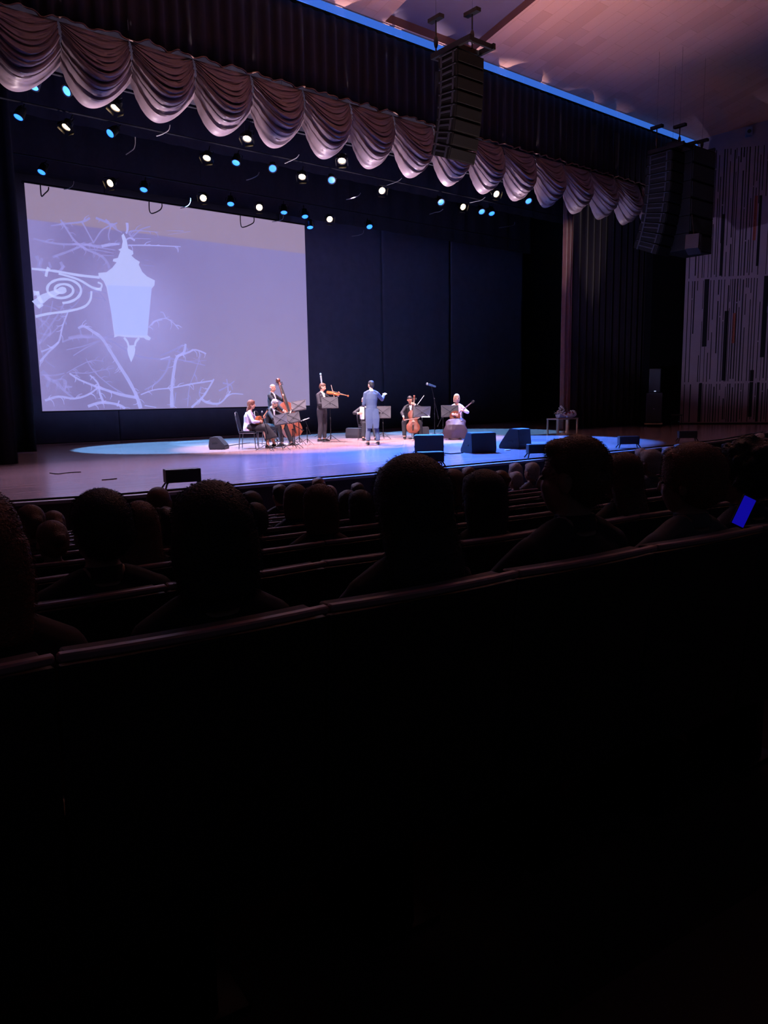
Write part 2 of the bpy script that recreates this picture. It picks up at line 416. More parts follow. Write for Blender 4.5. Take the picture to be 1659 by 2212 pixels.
def swag(seed):
    rd = random.Random(seed); bm = NB(); NU, NV = 44, 80; W = 0.765
    k1, k2, k3 = rd.uniform(0, 6), rd.uniform(0, 6), rd.uniform(-.08, .08)
    g = []
    for i in range(NU + 1):
        u = -1 + 2 * i / NU; row = []
        a = abs(u)
        for j in range(NV + 1):
            v = j / NV
            ze = 0.84 * v ** 2.2 * (1 if u > 0 else .96)                 # drop of the cloth at the tie
            zc = 0.06 + 1.56 * v ** 0.92                                # drop at the middle
            m_ = 1 - a ** 2.0
            uu = u + 0.10 * v * math.cos(u * PI / 2) * (1 + k3 * 5)     # folds lean to one side
            dz = ze + (zc - ze) * m_
            z = 9.12 - dz
            # belly: swells forward, then turns under at the hem
            prof = (v / .64) ** .85 if v < .64 else max(0, math.cos((v - .64) / .36 * PI / 2)) ** .75
            belly = 0.60 * prof * (0.25 + 0.75 * m_)
            fold = 0.0
            for q, (fr, am) in enumerate(((8.0, .046), (14.0, .036), (23, .016))):
                ph = 2 * PI * fr * (v ** 0.95) + k1 * (q + 1) + 1.7 * noise.noise(Vector((u * 1.7, v * 2.5, seed + q * 9))) + u * 1.6
                w_ = (2 * abs((ph / (2 * PI)) % 1 - 0.5)) ** 0.7 * 2 - 1
                fold += am * w_
            fold *= (0.55 + 0.45 * m_) * (0.50 + 0.60 * max(0, min(1, (v - .30) / .35))) * (1 - 0.6 * max(0, v - .9) * 10)
            gather = 0.035 * math.cos(u * 30) * (a ** 4) * v
            y = -(belly + fold + gather) + .12 * a ** 3
            x = W * (u * (1 - 0.06 * math.sin(PI * v)) ) - 0.24 * v * v * m_
            row.append(bm.verts.new((x, y, z - fold * 0.35)))
        g.append(row)
    for a_, b_ in zip(g, g[1:]):
        for j in range(NV): bm.faces.new((a_[j], a_[j+1], b_[j+1], b_[j]))
    return bm
SW = [tomesh(swag(s), 'swag', normals=False) for s in (1, 4, 9, 12)]
for me in SW:
    me.materials.append(SATIN); me.polygons.foreach_set('use_smooth', [True] * len(me.polygons))
for k in range(16):
    o = obj('swag', SW[(k * 3 + k // 3) % 4], SATIN, val); o.location = (4.95 + 1.497 * (k - 0) - 0.0, 0.02, 0)
    if k == 15: o.scale.x = .8
# side curtains
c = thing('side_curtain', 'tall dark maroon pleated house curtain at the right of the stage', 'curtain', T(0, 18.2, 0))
solid(obj('edge_fold', pleats(23.25, 23.75, 0.03, 8.6, 0.07, 0.22, 5), VELVLIT, c, normals=False, label='lighter reddish leading edge of the curtain'))  # pinkish light on this edge painted in as lighter velvet
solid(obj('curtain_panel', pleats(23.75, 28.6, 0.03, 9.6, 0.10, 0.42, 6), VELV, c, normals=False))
o = solid(obj('side_curtain', pleats(2.0, 4.26, 0.03, 11, 0.08, 0.4, 8), BLACKC, normals=False)); o.location.y = 17.6
tag(o, 'black pleated curtain leg at the far left edge of the stage', 'curtain')
o = solid(obj('side_curtain', pleats(3.0, 5.75, 0.03, 11, 0.06, 0.5, 9), BLACKC, normals=False)); o.location.y = 21.8
tag(o, 'black masking leg deeper on stage, left of the projection screen', 'curtain')
BORD = mat('border_cloth', (36, 34, 44), 0.95, nz=0.3, nscale=8, spec=.1)
# backdrop
BACKC = mat('hazed_backdrop_cloth', (84, 86, 108), 0.95, nz=0.2, nscale=3, spec=.1)  # black cloth lifted to blue-grey, stage haze painted into its colour
xs = [3.0, 9.6, 16.2, 21.2, 25.2, 30.2]
bl = ['black backdrop cloth behind the left half of the screen', 'black backdrop cloth behind the right half of the screen', 'wide black backdrop cloth just right of the screen',
      'black backdrop cloth right of the conductor, second panel beyond the screen', 'black backdrop cloth partly behind the maroon side curtain']
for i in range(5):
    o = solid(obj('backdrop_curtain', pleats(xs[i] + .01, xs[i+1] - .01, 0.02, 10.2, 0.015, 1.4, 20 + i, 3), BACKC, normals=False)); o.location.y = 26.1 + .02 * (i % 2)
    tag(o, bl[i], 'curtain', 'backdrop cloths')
for i, (y, z0, z1, lb) in enumerate(((20.6, 9.3, 12, 'black border cloth hanging across, nearest the swags'), (23.1, 9.0, 12, 'black border cloth hanging between the rows of lamps'), (25.5, 8.1, 12, 'black border cloth hanging deepest, above the top of the screen'))):
    o = solid(obj('border_curtain', pleats(2.5, 30, z0, z1, 0.04, 0.9, 40 + i, 2), BORD, normals=False)); o.location.y = y
    tag(o, lb, 'curtain', 'border cloths')

# ------------------------------------------------------------------ projection screen
SY = 25.0; SX0, SX1, SZ0, SZ1 = 6.85, 16.63, 1.06, 7.71
def screen_mat():
    m = bpy.data.materials.new('projected_light'); m.use_nodes = True; nt = m.node_tree; b = nt.nodes['Principled BSDF']; LK = nt.links.new
    def N(t, **k):
        n = nt.nodes.new(t)
        for a, v in k.items(): setattr(n, a, v)
        return n
    tc = N('ShaderNodeTexCoord'); sp = N('ShaderNodeSeparateXYZ'); LK(tc.outputs['Object'], sp.inputs[0])
    def mixc(fac, a, bcol):
        n = N('ShaderNodeMix', data_type='RGBA'); 
        if isinstance(fac, float): n.inputs[0].default_value = fac
        else: LK(fac, n.inputs[0])
        for i, c_ in ((6, a), (7, bcol)):
            if isinstance(c_, tuple): n.inputs[i].default_value = (*lin(c_), 1)
            else: LK(c_, n.inputs[i])
        return n.outputs[2]
    def rng(src, a, bb, c_=0.0, d=1.0, smooth=True):
        n = N('ShaderNodeMapRange'); n.interpolation_type = 'SMOOTHSTEP' if smooth else 'LINEAR'
        n.inputs[1].default_value = a; n.inputs[2].default_value = bb; n.inputs[3].default_value = c_; n.inputs[4].default_value = d
        LK(src, n.inputs[0]); return n.outputs[0]
    base = mixc(rng(sp.outputs['Z'], 1.0, 7.2), (146, 130, 172), (134, 124, 178))
    base = mixc(rng(sp.outputs['X'], 15.5, 7.5, 0, .85), base, (124, 112, 170))
    # soft glow around the lantern in the projected picture
    vm = N('ShaderNodeVectorMath', operation='DISTANCE'); LK(tc.outputs['Object'], vm.inputs[0]); vm.inputs[1].default_value = (9.85, 0, 4.05)
    base = mixc(rng(vm.outputs['Value'], 2.6, 0.5, 0, .85), base, (156, 148, 215))
    ns = N('ShaderNodeTexNoise'); ns.inputs['Scale'].default_value = .9; ns.inputs['Detail'].default_value = 2; LK(tc.outputs['Object'], ns.inputs['Vector'])
    base = mixc(rng(ns.outputs['Fac'], .55, .8, 0, .2), base, (110, 98, 150))
    base = mixc(rng(sp.outputs['X'], 8.2, 6.9, 0, .35), base, (168, 158, 225))
    base = mixc(rng(sp.outputs['Z'], 6.66, 6.72), base, (150, 130, 158))
    b.inputs['Base Color'].default_value = (.25, .25, .28, 1); b.inputs['Roughness'].default_value = .9
    LK(base, b.inputs['Emission Color']); b.inputs['Emission Strength'].default_value = 0.92
    return m
scr = thing('projection_screen', 'large hanging projection screen showing a white street lantern among bare branches', 'screen', T(0, SY, 0))
bm = NB(); box(bm, ((SX0 + SX1) / 2, 0.02, (SZ0 + SZ1) / 2), (SX1 - SX0, .03, SZ1 - SZ0)); obj('screen_cloth', bm, screen_mat(), scr, smooth=False)
bm = NB()
tube(bm, [(SX0 - .05, .07, SZ1 + .03), (SX1 + .05, .07, SZ1 + .03)], .04); tube(bm, [(SX0 - .02, .05, SZ0 - .02), (SX1 + .02, .05, SZ0 - .02)], .02)
obj('batten', bm, BLACKM, scr)
# picture: traced shapes in screen metres
def sp_(x, y):      # sketch units (2.37 per pixel from the sheet) to screen plane
    p = ony(x / 2.37, 380 + y / 2.37, SY); return (min(max(p.x, SX0 + .01), SX1 - .01), min(max(p.z, SZ0 + .01), SZ1))
bm = NB(); lev = 0
def ribbon(pts, w0, w1=None, mi=0, dy=-.004):
    w1 = w0 if w1 is None else w1
    P = [Vector(sp_(*p)) for p in pts]
    Q = []
    for i in range(len(P) - 1):           # Catmull-Rom
        p0, p1, p2, p3 = P[max(i-1, 0)], P[i], P[i+1], P[min(i+2, len(P)-1)]
        for s in range(4):
            t = s / 4; Q.append(.5 * ((2*p1) + (-p0+p2)*t + (2*p0-5*p1+4*p2-p3)*t*t + (-p0+3*p1-3*p2+p3)*t**3))
    Q.append(P[-1]); n = len(Q); prev = None
    for i, q in enumerate(Q):
        d = (Q[min(i+1, n-1)] - Q[max(i-1, 0)]); d = Vector((1, 0)) if d.length < 1e-6 else d.normalized()
        nn = Vector((-d.y, d.x)); w = (w0 + (w1 - w0) * i / (n-1)) * .0072 * (1 + .25 * noise.noise(Vector((q.x * 6, q.y * 6, 0))))
        cur = [bm.verts.new((q.x + nn.x * w * s, dy - (.0005 * mi), q.y + nn.y * w * s)) for s in (1, -1)]
        if prev: f = bm.faces.new((prev[0], prev[1], cur[1], cur[0])); f.material_index = mi
        prev = cur
def poly(pts, mi=0, dy=-.006):
    f = bm.faces.new([bm.verts.new((*(lambda q: (q[0], dy, q[1]))(sp_(*p)),)) for p in pts]); f.material_index = mi
# faint branches (1), strong branches (2), iron and lantern (3)
for pts, a, b_, mi in [
 ([(170,320),(250,340),(330,350),(430,350),(520,360),(615,345)],5,9,1), ([(270,415),(340,390),(430,355),(470,350)],7,7,1),
 ([(310,225),(340,270),(380,330),(440,375),(500,400),(540,430),(560,470)],6,9,1), ([(260,255),(330,245),(420,235),(460,215)],4,8,1),
 ([(420,235),(450,290),(480,345)],5,5,1), ([(490,215),(540,235),(570,250),(600,240)],8,5,1), ([(570,250),(520,280),(480,340)],5,4,1),
 ([(570,250),(555,300),(560,330)],5,3,1), ([(540,222),(590,270),(625,290)],6,4,1), ([(770,258),(720,275),(680,310)],3,5,1),
 ([(650,240),(652,275),(645,295)],10,6,2), ([(680,320),(660,290),(700,280),(810,288)],8,2,1), ([(690,320),(770,322)],3,2,1), ([(655,355),(740,355),(830,358),(925,362)],5,3,2),
 ([(690,330),(665,318),(640,330)],8,4,2), ([(440,375),(500,380),(580,395)],4,2,1), ([(430,350),(500,365),(590,380)],6,3,1), ([(520,405),(585,410)],3,2,1),
 ([(740,430),(760,432)],2,2,1), ([(720,455),(790,462)],2,2,1), ([(850,280),(940,282)],1,3,1), ([(860,300),(975,284)],1,2,1),
 ([(520,360),(570,350),(610,350)],10,6,2), ([(440,375),(395,350),(370,350)],9,4,1),
 ([(760,775),(800,740),(850,730),(890,755),(915,785)],4,3,2), ([(850,730),(835,700),(820,698)],4,3,2), ([(775,765),(790,745),(830,735)],6,5,2),
 ([(350,830),(400,820),(470,820),(520,830),(590,820)],8,10,1), ([(400,780),(430,770),(480,800),(520,830),(560,890),(610,970),(660,1050),(700,1130),(720,1190)],8,14,2),
 ([(520,830),(580,850),(640,890),(700,920),(780,935),(870,940)],7,6,1), ([(410,785),(420,820),(460,830)],6,5,1), ([(320,850),(380,830),(480,825)],6,6,1),
 ([(340,890),(430,870),(500,845)],3,5,1), ([(375,920),(440,880),(520,840)],3,4,1),
 ([(355,1010),(400,1040),(470,1070),(540,1095),(620,1120),(700,1135)],5,11,2), ([(365,1005),(440,1010),(520,995),(585,982)],3,3,1),
 ([(460,1020),(500,1060),(510,1110),(530,1160)],5,9,2), ([(230,1150),(300,1130),(380,1140),(450,1120),(500,1085)],8,6,2), ([(450,1180),(520,1160),(600,1170),(640,1190)],9,9,2),
 ([(610,1150),(600,1180)],5,5,2), ([(230,1030),(290,1060),(330,1100),(380,1140)],12,6,1), ([(270,1050),(320,1040),(340,1060),(330,1100)],6,4,1), ([(330,1080),(370,1080)],8,5,1),
 ([(215,1000),(250,1040),(240,1080)],14,8,1), ([(210,1020),(280,1020),(330,1010)],5,4,1), ([(340,1010),(400,975),(470,945),(530,950)],3,3,1), ([(440,935),(480,1000),(560,1070),(640,1120)],3,4,1),
 ([(950,860),(940,905),(905,930),(890,1000),(880,1080),(880,1185)],8,14,2), ([(870,935),(850,1000),(800,1060),(740,1095)],8,4,1), ([(820,920),(870,900),(940,865)],4,8,1),
 ([(900,925),(960,905),(1000,890),(1055,910)],8,5,2), ([(930,870),(910,900),(960,900),(950,870)],4,4,1), ([(870,935),(940,945),(1050,970)],6,3,1), ([(940,950),(1057,945)],3,2,1), ([(820,940),(870,925)],5,5,2),
 ([(720,1120),(790,1095),(880,1085),(980,1065),(1090,1048)],4,6,2), ([(1095,1040),(1060,1100),(1030,1140),(980,1185)],6,9,2), ([(1030,1140),(1060,1160),(1120,1165),(1160,1130),(1180,1100)],10,5,2),
 ([(1030,1080),(1020,1120),(1040,1145)],5,6,1), ([(1160,1130),(1190,1115),(1245,1118)],6,3,2), ([(1120,1100),(1160,1080),(1200,1050)],7,4,1), ([(1140,1060),(1180,1070),(1190,1095)],6,4,1), ([(1160,1040),(1170,1100)],5,5,1),
 ([(1030,910),(1000,1000),(970,1080),(960,1180)],3,4,1), ([(900,1110),(890,1180)],4,4,1), ([(740,1175),(800,1185)],4,3,2),
 ([(190,720),(230,760),(260,800),(200,860)],5,5,1), ([(330,650),(290,720),(240,790),(200,860)],4,6,1), ([(350,690),(320,770),(300,850),(250,900),(205,950)],4,7,2), ([(270,640),(250,720),(200,780)],4,4,1),
 ([(220,660),(300,690),(340,760)],3,4,1), ([(195,800),(250,815),(300,770)],4,4,1), ([(210,900),(260,880),(300,850)],6,5,2), ([(230,620),(210,700),(220,790)],3,3,1), ([(205,870),(230,940),(280,980)],3,3,1),
 ([(430,560),(400,640),(350,690),(300,740)],3,4,1), ([(460,570),(510,600),(540,640)],4,5,1), ([(450,600),(500,590),(545,600)],5,4,1), ([(470,620),(530,630)],3,3,1),
 ([(185,410),(200,440),(190,470)],12,6,1), ([(215,420),(205,470),(230,500)],10,6,1), ([(310,440),(320,470),(300,490)],10,8,1), ([(330,460),(310,480)],9,5,1), ([(260,470),(250,440)],8,5,1),
 ([(160,475),(230,482),(300,490),(400,508),(510,520)],7,9,3), ([(250,470),(240,490),(235,515)],12,8,3), ([(300,500),(400,530),(470,570),(520,585)],7,9,3),
 ([(500,545),(520,555),(515,575),(490,578)],6,6,3), ([(180,660),(230,620),(280,600),(325,580)],26,16,3), ([(190,590),(200,625),(215,650)],12,10,3), ([(180,720),(250,705),(350,692),(430,670),(462,635),(468,590)],8,7,3),
 ([(170,600),(200,600)],16,8,3), ([(195,670),(220,660)],14,5,3)]:
    ribbon(pts, a * .62, b_ * .62, mi)
    if mi < 3 and len(pts) > 3:      # side twigs
        for q in range(len(pts) - 1):
            for _ in range(2):
                t = rnd.random(); x = pts[q][0] + (pts[q+1][0] - pts[q][0]) * t; y = pts[q][1] + (pts[q+1][1] - pts[q][1]) * t
                a2 = math.atan2(pts[q+1][1] - pts[q][1], pts[q+1][0] - pts[q][0]) + rnd.choice((-1, 1)) * rnd.uniform(.5, 1.2); ln = rnd.uniform(14, 46)
                ribbon([(x, y), (x + ln * .5 * math.cos(a2), y + ln * .5 * math.sin(a2)), (x + ln * math.cos(a2 + .3), y + ln * math.sin(a2 + .3))], 1.9, .8, mi)
sp3 = [(318 + (18 + 88 * t) * math.cos(4.4 * PI * t + .3) * 1.0, 583 + (10 + 58 * t) * math.sin(4.4 * PI * t + .3)) for t in [i / 44 for i in range(45)]]
ribbon(sp3, 5, 5, 3)
ball_ = [(318 + 22 * math.cos(a * PI / 6), 583 + 16 * math.sin(a * PI / 6)) for a in range(12)]; poly(ball_, 3, -.007)
LAN = [(632,295),(648,330),(656,372),(680,385),(682,400),(672,408),(690,425),(715,440),(710,455),(728,492),(752,515),(792,535),(790,560),(773,580),(764,700),(754,815),(772,830),(765,842),(748,838),(735,828),(700,828),(655,826),(604,820),(583,828),(585,815),(568,690),(545,570),(530,538),(505,515),(503,497),(545,493),(575,470),(597,442),(577,437),(580,425),(603,420),(616,385),(605,378),(622,370),(628,335),(622,305)]
poly(LAN, 3, -.008)
poly([(548,560),(776,568),(764,700),(752,818),(588,812),(568,690)], 4, -.0095)
ribbon([(635,828),(652,850),(658,872)], 5, 4, 3); ribbon([(712,830),(695,850),(690,872)], 5, 4, 3)
poly([(655,868),(688,866),(692,890),(688,915),(671,954),(656,915),(651,890)], 3, -.008)
EMI = [(130, 122, 175), (146, 140, 206), (164, 162, 232), (182, 188, 246), (172, 182, 252)]
pm = []
for i, c_ in enumerate(EMI): pm.append(mat('picture_tone_%s' % 'abcde'[i], (120, 120, 130), .9, emit=c_, es=0.97, nz=.05))
obj('projected_picture', bm, pm, scr, smooth=False, normals=False)
# ------------------------------------------------------------------ stage lamps on battens
for y, z, lb in ((24.0, 8.20, 'black lamp pipe hanging above the projection screen'), (21.05, 8.58, 'black lamp pipe in the middle of the stage ceiling'), (18.95, 8.60, 'black lamp pipe just behind the swags')):
    bm = NB(); tube(bm, [(4.5, y, z), (27.5, y, z)], .025)
    for x in (6, 12, 18, 24): tube(bm, [(x, y, z), (x, y, 13.4)], .006, 5)
    o = obj('lamp_pipe', bm, BLACKC); tag(o, lb, 'lamp pipe', 'lamp pipes')
WARM = mat('warm_lens', (255, 220, 170), .3, emit=(255, 214, 160), es=22.0, nz=.05)
BLUL = mat('blue_lens', (70, 130, 255), .3, emit=(40, 110, 255), es=3.4, nz=.05)
REFL = mat('lamp_reflector', (220, 190, 140), .15, 1.0, nz=.05)
def make_lamp(blue):
    t = thing('stage_lamp', 'x', 'stage lamp')
    bm = NB(); lathe(bm, [(.06, .16), (.095, .14), (.105, 0), (.115, -.12), (.12, -.16), (.10, -.16), (.095, -.10)] if blue else [(.07, .15), (.10, .12), (.105, 0), (.115, -.11), (.115, -.13), (.095, -.13), (.09, -.08)], 16)
    obj('housing', bm, BLACKM, t)
    bm = NB(); lathe(bm, [(.094, -.135), (.09, -.145), (.04, -.15)] if blue else [(.088, -.10), (.07, -.115), (.03, -.12)], 16)
    obj('lens', bm, BLUL if blue else WARM, t)
    bm = NB(); tube(bm, [(-.14, 0, 0), (-.14, 0, .18), (-.10, 0, .24), (.10, 0, .24), (.14, 0, .18), (.14, 0, 0)], .009, 6); tube(bm, [(0, 0, .23), (0, 0, .50)], .012, 6)
    obj('yoke', bm, BLACKM, t)
    bm = NB()
    if not blue:
        for s in (-1, 1): box(bm, (0, s * .16, -.17), (.2, .004, .12), RX(0), 0)
        box(bm, (.15, 0, -.17), (.004, .2, .12)); box(bm, (-.15, 0, -.17), (.004, .2, .12))
        obj('barn_doors', bm, BLACKM, t)
    else:
        box(bm, (0, 0, .20), (.14, .14, .08), None, .01); obj('driver_box', bm, BLACKM, t)
    return t
lampW, lampB = make_lamp(False), make_lamp(True)
ROWY = {1: 24.0, 2: 21.0, 3: 18.9}
ROWN = {1: 'row above the screen', 2: 'middle row', 3: 'row nearest the swags'}
ORD = ['first', 'second', 'third', 'fourth', 'fifth', 'sixth', 'seventh', 'eighth']
def lamps(lst, blue):
    src = lampB if blue else lampW; cnt = {1: 0, 2: 0, 3: 0}
    for i, (px, py, row, tx, tz) in enumerate(sorted(lst, key=lambda q: (q[2], q[0]))):
        p = ony(px, py, ROWY[row]); c_ = 'blue' if blue else 'warm white'
        n = ORD[cnt[row]]; cnt[row] += 1
        M = T(p.x, p.y + .05, p.z + .08) @ RZ(-tz - 22) @ RX((tx * 1.7 - 18) if not blue else (tx * 1.2 - 14)) @ Matrix.Diagonal((1.15, 1.15, .75, 1))
        lb = '%s glowing stage lamp, %s from the left in the %s' % (c_, n, ROWN[row])
        g = '%s stage lamps' % ('blue' if blue else 'warm')
        if i == 0: src.matrix_world = M; src['label'] = lb; src['group'] = g
        else: dup(src, M, lb, g)
lamps([(243,399,1,-24,40), (442,431,1,-24,20), (562,451,1,-24,10), (713,476,1,-22,0), (148,275,2,-8,50), (450,342,2,-8,30), (655,383,2,-10,20), (826,415,2,-24,0), (1000,450,2,-26,-10),
       (254,233,3,-6,50), (537,300,3,-6,30), (741,348,3,-8,20), (1072,422,3,-24,-10)], False)
lamps([(94,371,1,-14,40), (313,409,1,-12,20), (500,440,1,-12,10), (615,458,1,-8,10), (660,467,1,-10,0), (671,490,1,-6,0), (799,490,1,-20,0), (45,252,2,-12,50), (245,290,2,-30,50), (513,351,2,-14,30), (591,366,2,-30,10),
       (718,391,2,-30,10), (953,438,2,-28,0), (1041,458,2,-24,0), (1063,461,2,-16,0), (78,186,3,-12,50), (153,200,3,-34,50), (1142,435,3,-24,0)], True)
# hanging cable loops
def cable(name, pts, r, label, m=BLACKP, grp=None, cat='cable'):
    P = [Vector(p) for p in pts]; Q = []
    for i in range(len(P) - 1):
        p0, p1, p2, p3 = P[max(i-1, 0)], P[i], P[i+1], P[min(i+2, len(P)-1)]
        for s in range(6):
            t = s / 6; Q.append(.5 * ((2*p1) + (-p0+p2)*t + (2*p0-5*p1+4*p2-p3)*t*t + (-p0+3*p1-3*p2+p3)*t**3))
    Q.append(P[-1]); bm = NB(); tube(bm, Q, r, 6); o = obj(name, bm, m); tag(o, label, cat, grp); return o
def pxc(l, y): return [ony(a, b, y) for a, b in l]
for i, (l, lb) in enumerate((([(87,398),(88,412),(90,424),(97,418),(104,411),(105,404)], 'dark cable loop dangling over the left end of the screen top'),
     ([(322,436),(323,455),(329,461),(345,454),(350,446),(349,438)], 'dark cable loop dangling over the middle of the screen top'),
     ([(519,464),(520,484),(525,491),(545,483),(549,476),(548,468)], 'dark cable loop dangling over the right end of the screen top'))):
    cable('cable_loop', pxc(l, 24.4), .018, lb, grp='cable loops over the screen')
CBL = mat('grey_cable_sheath', (120, 118, 124), .4, nz=.1)
for l, y, lb in (([(292,296),(292,310),(289,321),(282,327),(272,334)], 20.6, 'curved blue-lit cable hanging below the middle lamp row'),
    ([(367,270),(364,281),(352,289),(338,294)], 18.9, 'thin cable curve under the third swag'), ([(646,334),(640,341),(628,347),(615,353)], 18.9, 'thin cable curve under the sixth swag'),
    ([(560,372),(556,379),(545,385),(532,389)], 20.9, 'thin cable curve left of the middle blue lamps'), ([(159,391),(157,400),(148,407),(138,409)], 23.9, 'thin cable curve just above the left screen edge'),
    ([(412,428),(411,438),(404,446),(390,450)], 23.9, 'thin cable curve above the screen beside the second warm lamp'), ([(612,462),(612,470),(606,476),(588,479)], 23.9, 'thin cable curve at the right end above the screen'),
    ([(868,385),(860,391),(848,396),(834,401)], 20.9, 'thin cable curve right of a warm lamp under the swags'), ([(779,417),(774,423),(762,428),(748,431)], 20.9, 'faint cable curve below the swags in mid stage'),
    ([(957,452),(950,457),(940,459),(928,463)], 20.9, 'short blue-lit cable under a blue lamp'), ([(1048,426),(1040,432),(1028,435),(1015,438)], 18.9, 'thin cable curve below the swags beside the farthest warm lamp'),
    ([(1112,480),(1110,486),(1098,489),(1078,492)], 21, 'faint cable curve near the maroon side curtain'), ([(786,497),(784,504),(775,508),(760,510)], 23.9, 'faint cable curve beside the lowest blue lamp')):
    cable('hanging_cable', pxc(l, y), .012, lb, CBL, 'hanging cables')

# ------------------------------------------------------------------ flown loudspeaker arrays
ARR = mat('array_cabinet', (10, 10, 12), .7, nz=.25, nscale=20, spec=.2); ARRG = mat('array_grille', (44, 45, 56), .45, .2, nz=.3, nscale=120)
def line_array(x0, x1, yf, ztop, n, label, h=.285, dep=.62, start=0):
    t = thing('line_array', label, 'loudspeaker', T((x0 + x1) / 2, yf, ztop)); w_ = x1 - x0
    bm = NB()                                       # rigging frame
    for s in (-1, 1): box(bm, (s * (w_ / 2 - .05), .25, .02), (.07, 1.25, .12))
    for y in (-.3, .1, .5, .85): box(bm, (0, y, .02), (w_ - .1, .06, .10))
    obj('rigging_frame', bm, BLACKM, t)
    y, z, a = dep / 2, -.10, 0.0
    for i in range(n):
        a = start + (i / n) ** 1.6 * 24
        M = T(0, y, z) @ RX(a)                      # front is -Y, tilts down
        cb = NB(); hh = h * .96
        v = [(-dep/2, 0), (dep/2, -.03), (dep/2, -hh + .03), (-dep/2, -hh)]
        A = [cb.verts.new(M @ Vector((-w_ / 2, q[0], q[1]))) for q in v]; B = [cb.verts.new(M @ Vector((w_ / 2, q[0], q[1]))) for q in v]
        cb.faces.new(A); cb.faces.new(list(reversed(B)))
        for k in range(4): cb.faces.new((A[k], A[(k+1) % 4], B[(k+1) % 4], B[k]))
        c_ = obj('cabinet', cb, ARR, t, smooth=False)
        g = NB()
        box(g, (0, -dep/2 - .012, -hh / 2), (w_ * .94, .02, hh * .86), M, .006)
        obj('grille', g, mat('array_front_mesh', (9, 9, 11), .7, nz=.4, nscale=200, spec=.2), c_, smooth=False)
        for s in (-1, 1):
            g = NB()
            for q in (-1, 1): box(g, (s * (w_/2 + .012), q * dep * .32, -hh / 2), (.02, .05, hh * .92), M)
            box(g, (s * (w_/2 + .012), 0, -hh * .5), (.02, dep * .62, .035), M)
            box(g, (s * (w_/2 + .012), 0, -.01), (.02, dep * .9, .02), M)
            obj('rigging_plate', g, ARRG, c_, smooth=False)
        st = M.to_3x3() @ Vector((0, 0, -h)); y += st.y; z += st.z
    return t, Vector(((x0 + x1) / 2, yf, ztop))
def hang(t, pts, top):
    for i, (x, y, z0) in enumerate(pts):
        bm = NB(); zt = ceil_z(y) - t.location.z - .02 if top is None else top
        yy = y - t.location.y
        tube(bm, [(x, yy, z0), (x, yy, zt)], .018, 6); ball(bm, (x, yy, z0 + .25), (.05, .05, .14)); box(bm, (x, yy, zt - .06), (.14, .4, .08)); tube(bm, [(x, yy, zt - .06), (x, yy, ceil_z(y) - t.location.z)], .003, 5)
        obj('chain_hoist', bm, BLACKM, t)
t1, _ = line_array(12.78, 13.62, 13.0, 8.95, 8, 'black line array loudspeaker hanging in front of the valance, mid stage', .27, .6)
hang(t1, [(-.35, 13.75, .05), (.1, 13.05, .05)], .85)
t2, _ = line_array(23.15, 23.9, 14.0, 8.95, 10, 'curved black line array loudspeaker hanging beside the slotted wall', .30, .9, 0)
hang(t2, [(-.3, 14.6, .05), (.2, 14.1, .05)], .8)
t3 = thing('subwoofer_column', 'tall straight black loudspeaker column hanging right of the curved array', 'loudspeaker', T(24.6, 14.2, 8.95))
for i in range(6):
    bm = NB(); box(bm, (0, 0, .12 - .25 - i * .535), (1.45, .95, .525), None, .012); c_ = obj('cabinet', bm, ARR, t3, smooth=False)
    g = NB(); box(g, (0, -.485, .12 - .25 - i * .535), (1.36, .02, .45)); obj('grille', g, BLACKP, c_, smooth=False)
bm = NB()
for s in (-.6, .6): box(bm, (s, 0, .2), (.07, 1.0, .1))
obj('rigging_frame', bm, BLACKM, t3); hang(t3, [(-.1, 14.8, .2), (.5, 14.1, .2)], .6)
t4 = thing('fill_speaker', 'small grey trapezoid loudspeaker hanging under the curved array', 'loudspeaker', T(23.95, 13.6, 6.05))
bm = NB(); prism(bm, [(-.28, .25), (.28, .30), (.28, -.30), (-.35, -.2)], -.2, .2, RZ(20)); obj('cabinet', bm, ARRG, t4, smooth=False)
bm = NB(); box(bm, (0, -.22, 0), (.4, .02, .36), RZ(20)); obj('grille', bm, GRILLE, t4, smooth=False)
bm = NB(); tube(bm, [(0, 0, .25), (0, .1, .9)], .02, 6); obj('hanging_bracket', bm, BLACKM, t4)
# small wall speaker near the ceiling
pw = ray(1617, 287); tt = (W0 - CAM).dot(WN) / pw.dot(WN); pw = CAM + pw * tt
ta = thing('wall_speaker', 'small pale wall loudspeaker high on the slotted wall', 'loudspeaker', Matrix.Translation(pw + WN * .12) @ RZ(math.degrees(math.atan2(WN.y, WN.x)) + 90))
bm = NB(); box(bm, (0, 0, 0), (.24, .2, .30), None, .02); obj('cabinet', bm, mat('pale_plastic', (120, 125, 150), .5, nz=.05), ta)
bm = NB(); lathe(bm, [(.075, 0), (.07, .012), (.03, .004)], 16, T(0, -.1, 0) @ RX(90)); obj('driver', bm, BLACKP, ta)

